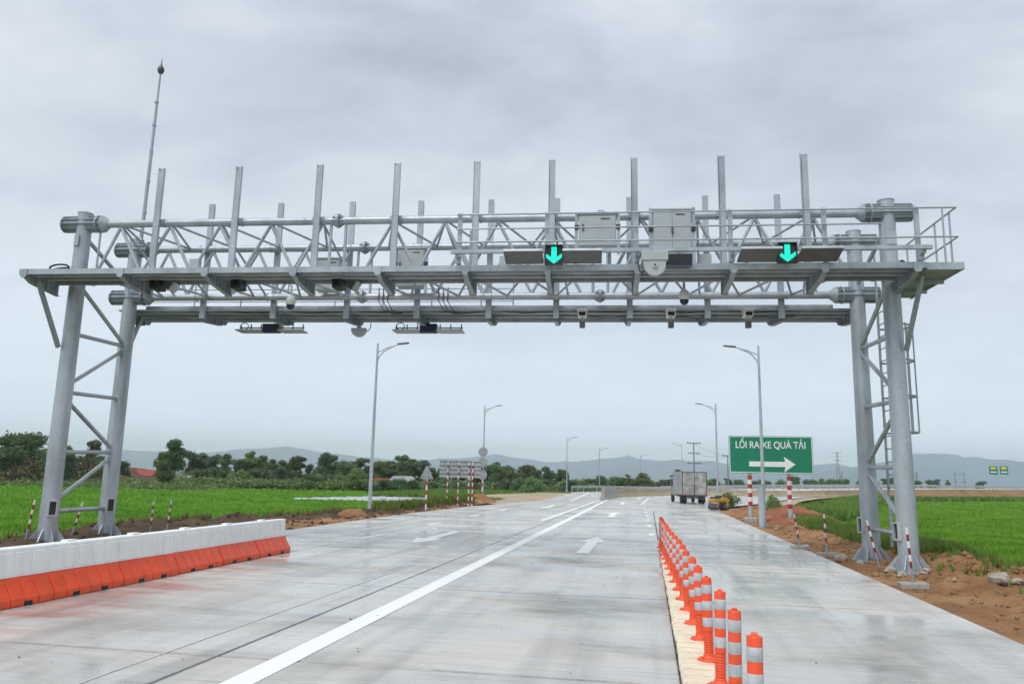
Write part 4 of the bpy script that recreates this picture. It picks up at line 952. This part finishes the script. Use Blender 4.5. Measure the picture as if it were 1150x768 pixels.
def scatter(n, fn, seed):
    r_ = np.random.default_rng(seed); return np.array([fn(r_) for _ in range(n)])
def weeds(name, n, fn, zf, h, wd, mt, seed, blades=4, lean=.6):
    XY = scatter(n, fn, seed); Z = np.array([zf(x, y) for x, y in XY]); k = Z > FZ-.2
    return tufts(name, XY[k], Z[k], h, wd, mt, blades, seed, lean)
weeds('weeds_right_bank', 15000, lambda r: (XR+4.1+1.1*r.standard_normal()*.6+.5*r.random(), 9+42*r.random()), lambda x, y: max(FZ, z_right(min(x, XR+5.7), y)), .25, .028, M['weeds'], 21)
weeds('dry_straw_right', 900, lambda r: (XR+.3+3.6*r.random(), 8+26*r.random()), z_right, .05, .02, M['drygrass'], 28, 5, 4.0)
weeds('weeds_right_tufts', 500, lambda r: (XR+1.6+3.2*r.random(), 9+22*r.random()), z_right, .16, .03, M['weeds'], 29, 7)
weeds('weeds_right_verge', 11000, lambda r: (XR+1.7+3.0*r.random(), 19.5+14*r.random()), z_right, .22, .028, M['weeds'], 22)
weeds('weeds_left_bank', 6000, lambda r: (-15.2-1.1*r.random()+2.6*sstep(23, 33, (y := 13+40*r.random())), y), lambda x, y: max(FZ, z_left(max(x, XL-5.9), y)), .30, .045, M['weeds'], 23)
weeds('dry_grass_left_bank', 2600, lambda r: (-14.7-1.2*r.random()+2.4*sstep(23, 33, (y := 13+40*r.random())), y), lambda x, y: max(FZ, z_left(max(x, XL-5.9), y)), .22, .04, M['drygrass'], 24)
weeds('weeds_left_verge', 7000, lambda r: (-11.6-2.8*r.random()**.8, 34+30*r.random()), lambda x, y: max(FZ, z_left(max(x, XL-5.9), y)) if y < 53 else -.3, .36, .07, M['weeds'], 25)
weeds('weeds_far_left', 5000, lambda r: (-10.6-20*r.random(), 84+38*r.random()), lambda x, y: FZ, .8, .25, M['weeds'], 26)
weeds('weeds_far_right', 6000, lambda r: (9+(t := r.random())*26+3*r.random(), 52+t*84+4*r.random()), lambda x, y: FZ+.4, .75, .16, M['weeds'], 27)

# seedbeds under white plastic on the left field
SB = thing('seedbed', 'long white plastic sheets over seedbeds in the left rice field', 'seedbed', (-33, 79, FZ))
for k in range(7):
    c = Vector((-29.5+k*.75, 73+k*2.6, .0)); d = Vector((.97, .23, 0))
    p = MB(); n = 14
    for j in range(n):
        q = c+Vector((0, 0, 0))-Vector((-33, 79, 0)); a = q-d*4.6+d*(9.2*j/n); b = q-d*4.6+d*(9.2*(j+.97)/n)
        nrm = Vector((-d.y, d.x, 0)); prof = [(-.8, .12), (-.6, .26), (0, .30), (.6, .26), (.8, .12)]
        A = [a+nrm*x+Vector((0, 0, z)) for x, z in prof]; B = [b+nrm*x+Vector((0, 0, z)) for x, z in prof]
        p.add(A+B, [(i, i+1, 6+i, 5+i) for i in range(4)]+[(0, 5, 9, 4), (0, 1, 2, 3, 4), (9, 8, 7, 6, 5)], True)
    p.build('plastic_sheet', M['plastic'], SB)

# ------------------------------------------------------------------ trees
def leaf_cloud(lobes, n, size, seed):
    r_ = np.random.default_rng(seed); wts = np.array([l[3]*l[4]*l[5] for l in lobes])**.7; wts /= wts.sum()
    idx = r_.choice(len(lobes), n, p=wts); Lb = np.array(lobes)[idx]
    d = r_.standard_normal((n, 3)); d /= np.linalg.norm(d, axis=1)[:, None]; rad = (.35+.65*r_.random(n)**.45)*(1+.18*r_.standard_normal(n))
    P_ = Lb[:, :3]+d*rad[:, None]*Lb[:, 3:6]
    a = r_.standard_normal((n, 3)); a /= np.linalg.norm(a, axis=1)[:, None]; b = np.cross(a, r_.standard_normal((n, 3))); b /= np.linalg.norm(b, axis=1)[:, None]
    s = size*(.6+.8*r_.random(n))[:, None]
    V = np.stack([P_-a*s*.5, P_+b*s*.35, P_+a*s*.5, P_-b*s*.35], 1).reshape(-1, 3); return V, np.arange(len(V)).reshape(-1, 4)
def tree_kind(kind, seed):
    r_ = random.Random(seed); lobes = []; H = 1.0; tr = MB()
    if kind == 'broad':
        for k in range(13):
            a = r_.uniform(0, 6.28); d = r_.uniform(0, .30); z = r_.uniform(.34, .86); s = r_.uniform(.11, .2); sh_ = 1-.5*abs(z-.55)
            lobes.append((d*math.cos(a)*sh_, d*math.sin(a)*sh_, z, s, s, s*.75))
        tz = .55
    elif kind == 'tall':
        for k in range(12):
            a = r_.uniform(0, 6.28); z = r_.uniform(.22, .93); d = r_.uniform(0, .17)*(1.15-z*.6); s = r_.uniform(.08, .14)*(1.3-.6*z)
            lobes.append((d*math.cos(a), d*math.sin(a), z, s, s, s*.9))
        tz = .85
    elif kind == 'open':                                                     # clear stem with a few separate tufts
        for k in range(9):
            a = r_.uniform(0, 6.28); z = r_.uniform(.55, .95); d = r_.uniform(.03, .26); s = r_.uniform(.07, .13)
            lobes.append((d*math.cos(a), d*math.sin(a), z, s, s, s*.7))
        tz = .8
    else:                                                                    # bush
        for k in range(10):
            a = r_.uniform(0, 6.28); d = r_.uniform(0, .42); z = r_.uniform(.2, .7); s = r_.uniform(.18, .3); lobes.append((d*math.cos(a), d*math.sin(a), z, s, s, s*.9))
        tz = .4
    px, py = r_.uniform(-.03, .03), r_.uniform(-.03, .03)
    tr.path([(0, 0, -.04), (px*.4, py*.4, tz*.4), (px, py, tz*.8), (px*1.2, py*1.2, tz)], [.03, .022, .014, .006], 7)
    for l in lobes[:7]:
        st = Vector((px*.6, py*.6, min(tz*.75, l[2]*.65))); en = Vector(l[:3]); tr.path([st, st.lerp(en, .5)+Vector((0, 0, .02)), en], [.011, .007, .003], 5)
    n = {'broad': 5200, 'tall': 4600, 'open': 2600, 'bush': 2200}[kind]
    V, Fc = leaf_cloud(lobes, n, {'broad': .052, 'tall': .042, 'open': .04, 'bush': .085}[kind], seed)
    return tr.mesh('trunk', M['bark']), V, Fc
KINDS = {}
def crown_mesh(V, Fc, mt):
    me = bpy.data.meshes.new('crown'); me.vertices.add(len(V)); me.vertices.foreach_set('co', V.astype(np.float32).ravel()); me.loops.add(Fc.size); me.loops.foreach_set('vertex_index', Fc.astype(np.int32).ravel())
    me.polygons.add(len(Fc)); me.polygons.foreach_set('loop_start', np.arange(0, Fc.size, 4, dtype=np.int32)); me.update(calc_edges=True); me.materials.append(mt); return me
for kd, nv in (('broad', 4), ('tall', 4), ('open', 3), ('bush', 3)):
    for i in range(nv):
        tm, V, Fc = tree_kind(kd, 100+i*7+len(kd)); mt = [M['leaf_dark'], M['leaf_mid'], M['leaf_blue'], M['leaf_dark']][i]; KINDS.setdefault(kd, []).append((tm, crown_mesh(V, Fc, mt)))
def tree(kd, i, p, h, label, group=None, wd=1.0, name=None):
    tm, cm = KINDS[kd][i % len(KINDS[kd])]; rr_ = random.Random(int(p[0]*131+p[1]*17))
    t = thing(name or {'broad': 'broad_tree', 'tall': 'tall_tree', 'open': 'open_tree', 'bush': 'bush'}[kd], label, 'bush' if kd == 'bush' else 'tree', p, rr_.uniform(0, 6.28), group)
    t.scale = (h*wd, h*wd, h); obj('trunk', tm, t); obj('crown', cm, t); return t
def px_tree(kd, i, x, ytop, Y, label, group=None, wd=1.0, zb=FZ):
    q = atY(x, ytop, Y); return tree(kd, i, (q.x, Y, zb), (q.z-zb)*1.04, label, group, wd)
gl = 'trees beyond the left rice field'
px_tree('tall', 0, 197, 492, 104, 'tall dark tree standing out right of the left gantry columns', gl, 1.15)
px_tree('broad', 1, 187, 508, 103, 'dark bushy tree hugging the tall tree right of the left columns', gl, .8)
px_tree('broad', 0, 22, 487, 100, 'large dark tree at the far left picture edge', gl, 1.1)
px_tree('open', 0, 105, 495, 112, 'open-crowned tree seen between the left gantry columns', gl, .9)
px_tree('open', 1, 283, 504, 128, 'slim tall tree left of the left street lamp', gl, 1.0)
px_tree('open', 2, 371, 511, 135, 'small open tree just left of the left street lamp', gl, 1.0)
px_tree('open', 0, 453, 512, 132, 'round-topped tall tree right of the left street lamp', gl, 1.2)
r2 = random.Random(5)
ORD = ['first', 'second', 'third', 'fourth', 'fifth', 'sixth', 'seventh', 'eighth', 'ninth', 'tenth', 'eleventh', 'twelfth', 'thirteenth', 'fourteenth', 'fifteenth', 'sixteenth', 'seventeenth', 'eighteenth', 'nineteenth', 'twentieth']
def ordinal(k): return ORD[k] if k < 20 else ['twenty-', 'thirty-', 'forty-', 'fifty-'][(k+1)//10-2]+ORD[(k+1) % 10-1] if (k+1) % 10 else ['thirtieth', 'fortieth', 'fiftieth'][(k+1)//10-3]
ADJ = {'broad': 'broad tree', 'tall': 'upright tree', 'open': 'open-crowned tree', 'bush': 'low bush'}
def fill(x0, x1, step, top, Yf, kinds, where, group, jit=6):
    x = x0; rows_ = []
    while x < x1:
        rows_.append((x+r2.uniform(-3, 3), r2.choice(kinds), r2.randrange(4), top(x)+r2.uniform(-jit, jit), Yf(x)+r2.uniform(-5, 9), r2.uniform(.95, 1.4))); x += step*r2.uniform(.7, 1.3)
    rows_ = [q for q in rows_ if not (150 < q[0] < 184 and q[4] < 140)]                # clearing in front of the red-roofed house
    for k, (x, kd, i, yt, Y, wd) in enumerate(sorted(rows_)):
        px_tree(kd, i, x, yt, Y, f'{ADJ[kd]}, {ordinal(k)} from the left {where}', group, wd)
fill(-40, 75, 13, lambda x: 503, lambda x: 108, ['broad', 'tall', 'broad'], 'on the scrubby rise at the far left', 'trees on the left rise')
fill(78, 180, 10, lambda x: 514, lambda x: 124, ['broad', 'tall'], 'in the wood behind the left gantry columns', 'trees behind the left columns')
fill(212, 420, 7.5, lambda x: 512+(x-212)*.018, lambda x: 128, ['broad', 'tall', 'tall', 'open'], 'in the tree line beyond the left field', gl, 10)
fill(215, 420, 12, lambda x: 528, lambda x: 121, ['broad', 'bush'], 'in the lower front row beyond the left field', 'low trees beyond the left field', 4)
fill(425, 560, 7.5, lambda x: 522+(x-430)*.01, lambda x: 134, ['broad', 'tall', 'open'], 'in the trees behind the sign backs', 'trees behind the sign backs', 6)
fill(540, 640, 6.5, lambda x: 526, lambda x: 138, ['tall', 'tall', 'broad'], 'in the row left of the distant lamps', 'trees left of the distant lamps', 4)
fill(-40, 640, 15, lambda x: 538, lambda x: 119 if x > 200 else 106, ['bush'], 'along the far edge of the left field', 'bushes along the left field edge', 3)
px_tree('bush', 1, 597, 533, 100, 'round dark bush beside the sandy patch left of the road', None, 1.1, -.3)
fill(655, 805, 8, lambda x: 536, lambda x: 168, ['broad', 'tall', 'bush'], 'beyond the curving guard rail', 'trees beyond the guard rail', 4)
px_tree('broad', 1, 725, 531, 160, 'rounded green tree behind the concrete median', None, 1.3); px_tree('open', 1, 705, 531, 158, 'open tree left of the rounded tree behind the median', None, 1.0); px_tree('open', 2, 762, 527, 165, 'thin tall tree just left of the truck', None, 1.0)
fill(820, 1010, 13, lambda x: 537, lambda x: 330, ['broad', 'bush'], 'far beyond the highway behind the green sign', 'distant trees beyond the highway', 2)
fill(1018, 1075, 11, lambda x: 539, lambda x: 360, ['broad', 'open'], 'far beyond the highway right of the columns', 'distant trees right of the columns', 2)
px_tree('broad', 2, 1100, 540, 360, 'small lone distant tree left of the far green signs', None, 1.3)
for px, py, Y, h, lb in ((817, 572, 57, 1.5, 'green shrub right of the yellow roller'), (870, 572, 60, 1.35, 'green shrub between the sign posts'), (921, 560, 66, .9, 'small green shrub right of the green sign')):
    p = atY(px, py, Y); tree('bush', 1, (p.x, Y, -.35), h, lb, None, 1.1, 'shrub')

# scrub on the left rise
def z_rise(x, y): return FZ-.2+4.3*sstep(94, 118, y)*sstep(-84, -98, x)*(.8+.3*N3(x, y, .05, 2))+.25*N3(x, y, .3, 3)
tag(sheet('scrub_rise', [-190+2.5*i for i in range(54)], [93+2*i for i in range(24)], z_rise, M['soil_dark']), kind='structure')
def scrub(name, n, fn, zf, size, mt, seed):
    XY = scatter(n, fn, seed); Z = np.array([zf(x, y) for x, y in XY]); r_ = np.random.default_rng(seed)
    P_ = np.repeat(np.column_stack([XY, Z]), 14, 0)+r_.standard_normal((n*14, 3))*np.array([.7, .7, .35])+np.array([0, 0, .45])
    a = r_.standard_normal(P_.shape); a /= np.linalg.norm(a, axis=1)[:, None]; b = np.cross(a, r_.standard_normal(P_.shape)); b /= np.linalg.norm(b, axis=1)[:, None]; s = size*(.6+.8*r_.random(len(P_)))[:, None]
    V = np.stack([P_-a*s*.5, P_+b*s*.35, P_+a*s*.5, P_-b*s*.35], 1).reshape(-1, 3); return tag(bulk(name, V, np.arange(len(V)).reshape(-1, 4), mt), kind='stuff')
scrub('brown_scrub', 2600, lambda r: (-88-80*r.random(), 94+24*r.random()), z_rise, .5, M['leaf_brown'], 31)
scrub('green_scrub', 1300, lambda r: (-60-110*r.random(), 93.5+24*r.random()**1.5), z_rise, .5, M['leaf_mid'], 32)
scrub('hedge_growth', 2600, lambda r: (-8-64*(t := r.random()), 124-14*t+6*r.random()), lambda x, y: FZ+.3, .5, M['leaf_mid'], 33)

# ------------------------------------------------------------------ houses
def house(p, wd, dp, h, rh, roof, label, rz=0):
    t = thing('house', label, 'house', p, rz, 'small houses among the trees')
    MB().b2((-wd/2, -dp/2, 0), (wd/2, dp/2, h)).build('wall', M['wall'], t)
    MB().prism([(-wd/2-.3, h), (wd/2+.3, h), (wd/2*.55, h+rh), (-wd/2*.55, h+rh)], (0, dp+.6, 0), (0, -dp/2-.3, .002), (1, 0, 0), (0, 0, 1)).build('roof', roof, t)
    for x in (-wd*.3, wd*.28):
        MB().b2((x-.45, -dp/2-.05, h*.35), (x+.45, -dp/2-.002, h*.8)).build('window', M['pane'], t)
    MB().b2((-.4, -dp/2-.05, 0), (.4, -dp/2-.002, h*.75)).build('door', M['bark'], t)
h1 = atY(166, 534, 135); house((h1.x, 135, FZ), 3.7, 5, h1.z-FZ, 1.15, M['roof_red'], 'small house with a red roof among trees right of the left columns', R(-25))
h2 = atY(222, 538, 120); house((h2.x, 120, -.5), 3.0, 4, h2.z+.5, .6, M['roof_grey'], 'low pale shed half hidden right of the tall dark tree')
h3 = atY(426, 541, 124); house((h3.x, 124, -.5), 2.6, 4, h3.z+.5, .6, M['roof_red'], 'tiny house with a reddish roof right of the left street lamp')
h4 = atY(452, 543, 122); house((h4.x, 122, -.6), 3.2, 4, 1.3, .9, M['roof_grey'], 'small white gabled house left of the triangular sign')

# ------------------------------------------------------------------ highway embankment, rails, far things
HW = [(-10.2, 109, 0), (-9.0, 113.5, .02), (-5.5, 117.5, .04), (0, 120.5, .06), (8, 124, .10), (16, 130, .25), (30, 143, .7), (60, 174, 1.25), (92, 207, 1.5), (150, 267, 1.6), (300, 420, 1.65), (800, 930, 1.7)]
def offs(k, d):
    a = Vector(HW[max(0, k-1)]); b = Vector(HW[min(len(HW)-1, k+1)]); t = (b-a); t.z = 0; t.normalize(); n = Vector((t.y, -t.x, 0)); return Vector(HW[k])+n*d
V = []; rows = [(4.5, None), (0, 0), (-11, 0), (-14, None)]
k0 = 4
def strip(name, d0, z0, d1, z1, mt, ks):
    V = []
    for k in ks:
        a = offs(k, d0); b = offs(k, d1); a.z = a.z+z0 if z0 is not None else FZ-.1; b.z = b.z+z1 if z1 is not None else FZ-.1; V += [a, b]
    me = bpy.data.meshes.new(name); me.from_pydata(V, [], [(2*i, 2*i+2, 2*i+3, 2*i+1) for i in range(len(ks)-1)]); me.materials.append(mt); return tag(obj(name, me), kind='structure')
strip('highway', 0, 0, -12, 0, M['concrete_far'], range(3, len(HW)))
strip('embankment_slope_near', 4.2, None, 0, -.002, M['slope'], range(4, len(HW)))
strip('embankment_slope_far', -12, -.002, -16, None, M['slope'], range(3, len(HW)))
def guard(d, ks, label, step=2.0, post_to=220):
    t = thing('guard_rail', label, 'guard rail', offs(ks[0], d))
    o = t.location; pts = [offs(k, d)-o for k in ks]; prof = [(.0, .46), (.04, .5), (0, .56), (0, .62), (.04, .68), (0, .74)]
    bm_ = MB()
    for a, b in zip(pts, pts[1:]):
        n = (b-a).normalized(); s = Vector((n.y, -n.x, 0))
        A = [a+s*(x-.03)+Vector((0, 0, z)) for x, z in prof]; B = [b+s*(x-.03)+Vector((0, 0, z)) for x, z in prof]; m_ = len(prof)
        bm_.add(A+B, [(i, i+1, m_+i+1, m_+i) for i in range(m_-1)])
    so_ = bm_.build('beam', M['rail'], t); sm = so_.modifiers.new('thick', 'SOLIDIFY'); sm.thickness = .006
    pm = MB().b2((-.06, -.06, -.3), (.06, .06, .78)).mesh('rail_post', M['rail']); c = 0
    for a, b in zip(pts, pts[1:]):
        n = max(1, int((b-a).length/step))
        for i in range(n):
            if c < post_to: obj('rail_post', pm, t, a.lerp(b, i/n)+Vector((0, 0, 0)))
            c += 1
guard(-.3, list(range(0, 11)), 'long grey guard rail along the near edge of the curving ramp and highway'); guard(-11.5, list(range(4, 11)), 'grey guard rail along the far edge of the highway')
# concrete median barrier curving to the right
MP = [(-3.85, 67.5), (-3.7, 74), (-3.0, 82), (-1.2, 90), (1.6, 97), (5.2, 102.5), (10, 106.5), (16, 110.5), (24, 118), (32, 128)]
t = thing('median_barrier', 'pale concrete median wall starting at the road centre and curving right', 'barrier', (MP[0][0], MP[0][1], 0))
for a, b in zip(MP, MP[1:]):
    a, b = Vector((*a, 0)), Vector((*b, 0)); L_ = (b-a).length; n = max(1, round(L_/3))
    for i in range(n):
        p, q = a.lerp(b, i/n+.004/n), a.lerp(b, (i+1)/n-.004/n); d = (q-p).normalized(); s = Vector((d.y, -d.x, 0)); o_ = p-Vector((MP[0][0], MP[0][1], .05))
        hh = 1.05 if p.y < 78 else .85-.1*sstep(85, 105, p.y)
        MB().prism([(-.3, 0), (.3, 0), (.28, .1), (.14, .35), (.09, hh), (-.09, hh), (-.14, .35), (-.28, .1)], q-p, (p.x-MP[0][0], p.y-MP[0][1], -.03), s, (0, 0, 1)).build('wall_segment', M['conc_blk'] if hh > 1 else M['sand'], t)
# weeds growing along the foot of the embankment
_wr = random.Random(44); _pts = []
for k in range(4, 10):
    a, b = offs(k, 4.6), offs(k+1, 4.6)
    for i in range(int(min(900, (b-a).length*16))): _q = a.lerp(b, _wr.random()); _pts.append((_q.x+_wr.uniform(-1.6, 1.0), _q.y+_wr.uniform(-1.0, 1.6)))
_pts = np.array(_pts); tufts('weeds_embankment_foot', _pts, np.full(len(_pts), FZ), .85, .34, M['weeds'], 4, 45, .7)
def util(p, h, label, arms=3):
    t = thing('utility_pole', label, 'utility pole', p, R(20), 'utility poles'); MB().tube((0, 0, -.3), (0, 0, h), .16, .10, 10).build('pole', M['pole_conc'], t)
    for k in range(arms):
        z = h-.12-k*1.75; MB().b2((-1.25+.2*(k == 1), -.07, z-.06), (1.25-.2*(k == 1), .07, z+.06)).build('crossarm', M['steel_dark'], t)
        for x in (-1.1, -.6, .6, 1.1): MB().lathe([(.04, 0), (.06, .08), (.03, .2)], (x, 0, z+.061), 8).build('insulator', M['pane'], t)
u1 = atY(779, 497, 140); u2 = atY(817, 511, 170); util((u1.x, 140, FZ), u1.z-FZ, 'three-armed utility pole above the truck'); util((u2.x, 170, FZ), u2.z-FZ, 'utility pole with one crossarm left of the green sign', 1)
t = thing('power_line', 'thin power lines sagging between the utility poles', 'power line', (u1.x, 140, 0))
for dz in (-.1, -1.8, -3.5):
    a = Vector((0, 0, u1.z+dz)); b = Vector((u2.x-u1.x, 30, u2.z-.1)); MB().path([a.lerp(b, s)-Vector((0, 0, 1.4*4*s*(1-s)*.35)) for s in [i/12 for i in range(13)]], .022, 5).build('wire', M['wire'], t)
for px, py, Y, lb in ((940, 507, 420, 'distant pylon left of the right columns'), (1029, 530, 430, 'distant pylon right of the right columns'), (945, 530, 520, 'small distant pylon left of the right columns')):
    q = atY(px, py, Y); t = thing('pylon', lb, 'pylon', (q.x, Y, FZ), 0, 'distant pylons'); h = q.z-FZ
    for s in (-1, 1):
        for s2 in (-1, 1): MB().bar((s*h*.06, s2*h*.06, 0), (s*.15, s2*.15, h), .1, .1).build('leg', M['pole_conc'], t)
    for k in range(3): MB().bar((-h*.12, 0, h*(.97-.1*k)), (h*.12, 0, h*(.97-.1*k)), .14, .14).build('crossarm', M['pole_conc'], t)
    for k in range(5):
        z = h*.16*k; w0 = h*.06*(1-z/h); w1 = h*.06*(1-(z/h+.16)); MB().bar((-w0, 0, z), (w1, 0, z+h*.16), .09, .09).bar((w0, 0, z), (-w1, 0, z+h*.16), .09, .09).build('lattice', M['pole_conc'], t)
# gantry frame on the highway and far direction signs
q = atY(1093, 529, 222)
t = thing('direction_signs', 'pair of distant green highway signs with yellow panels', 'road sign', (atY(1122, 540, 216).x, 216, .9))
x0 = t.location.x
for px in (1115.5, 1127.5):
    c = atY(px, 528, 216); hw = .95; c.x -= x0; c.z -= .9
    MB().b2((c.x-hw, -.04, c.z-1.05), (c.x+hw, .04, c.z+1.05)).build('panel', M['sign_green'], t); MB().b2((c.x-.6, -.05, c.z+.25), (c.x+.6, -.041, c.z+.85)).build('yellow_plate', M['sign_yellow'], t); MB().b2((c.x-.7, -.05, c.z-.55), (c.x+.7, -.041, c.z-.3)).build('white_strip', M['sign_white'], t)
MB().tube((0, .2, -1), (0, .2, atY(1122, 526, 216).z-.9), .09, .07, 10).build('post', M['pole'], t); zz_ = atY(1122, 527, 216).z-.9; MB().b2((-1.6, .05, zz_), (1.6, .15, zz_+.12)).build('crossbar', M['pole'], t)
q0, q1 = atY(1073, 531, 218), atY(1083, 547, 218)
t = thing('equipment_frame', 'small steel frame stand on the highway edge left of the far green signs', 'frame', ((q0.x+q1.x)/2, 218, .5))
for s in (-1, 1): MB().b2((s*1.1-.06, -.06, 0), (s*1.1+.06, .06, q0.z-.5)).build('post', M['pole_conc'], t)
for z in (1.2, 2.6, q0.z-.6): MB().b2((-1.5, -.062, z-.05), (1.5, .062, z+.05)).build('beam', M['pole_conc'], t)

# ------------------------------------------------------------------ hills
def ridge(name, prof, r0, dr, seed, label=None):
    nx, ny = 220, 12; xs = np.linspace(prof[0][0], prof[-1][0], nx); tops = np.interp(xs, [p[0] for p in prof], [p[1] for p in prof]); V = []
    for j in range(ny):
        t = j/(ny-1); w_ = math.sin(math.pi*min(1, t*1.02))**.8 if t < 1 else 0
        for i, x in enumerate(xs):
            d = ray(x, tops[i]); hl = math.hypot(d.x, d.y); ux, uy = d.x/hl, d.y/hl; rr_ = r0+dr*(t-.5); H_ = EYE+d.z/hl*r0
            nzv = 1+.10*N3(ux*60, uy*60+t*2, .35, seed)+.05*N3(ux*60, uy*60+t*3, 1.3, seed+1)
            ed = sstep(0, .06, i/(nx-1))*sstep(0, .06, 1-i/(nx-1))
            V.append((ux*rr_, uy*rr_, FZ-2+max(0, (H_+2)*w_*nzv*ed)))
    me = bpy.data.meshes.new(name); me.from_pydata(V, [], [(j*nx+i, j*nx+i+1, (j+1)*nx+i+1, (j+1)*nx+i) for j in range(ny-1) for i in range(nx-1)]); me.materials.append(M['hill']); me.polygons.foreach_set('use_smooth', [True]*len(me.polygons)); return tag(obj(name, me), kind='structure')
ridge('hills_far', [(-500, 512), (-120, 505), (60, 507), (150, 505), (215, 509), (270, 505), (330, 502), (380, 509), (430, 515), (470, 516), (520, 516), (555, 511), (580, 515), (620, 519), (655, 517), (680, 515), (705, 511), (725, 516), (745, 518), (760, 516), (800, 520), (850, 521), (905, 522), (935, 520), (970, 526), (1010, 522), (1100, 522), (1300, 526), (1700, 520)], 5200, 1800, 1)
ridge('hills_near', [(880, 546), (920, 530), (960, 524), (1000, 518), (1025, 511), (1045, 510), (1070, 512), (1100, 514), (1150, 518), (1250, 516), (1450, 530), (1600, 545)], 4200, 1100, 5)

# ------------------------------------------------------------------ haze
hm = bpy.data.materials.new('haze_air'); hm.use_nodes = True; hn = hm.node_tree; hn.nodes.clear()
ho = hn.nodes.new('ShaderNodeOutputMaterial'); hv = hn.nodes.new('ShaderNodeVolumePrincipled')
hv.inputs['Color'].default_value = (.93, .975, 1, 1); hv.inputs['Density'].default_value = .00026; hv.inputs['Anisotropy'].default_value = 0.6; scn.cycles.volume_bounces = 2
hn.links.new(hv.outputs[0], ho.inputs['Volume'])
tag(MB().b2((-7500, -300, FZ-2.6), (7500, 7000, 260)).build('haze', hm), kind='stuff')
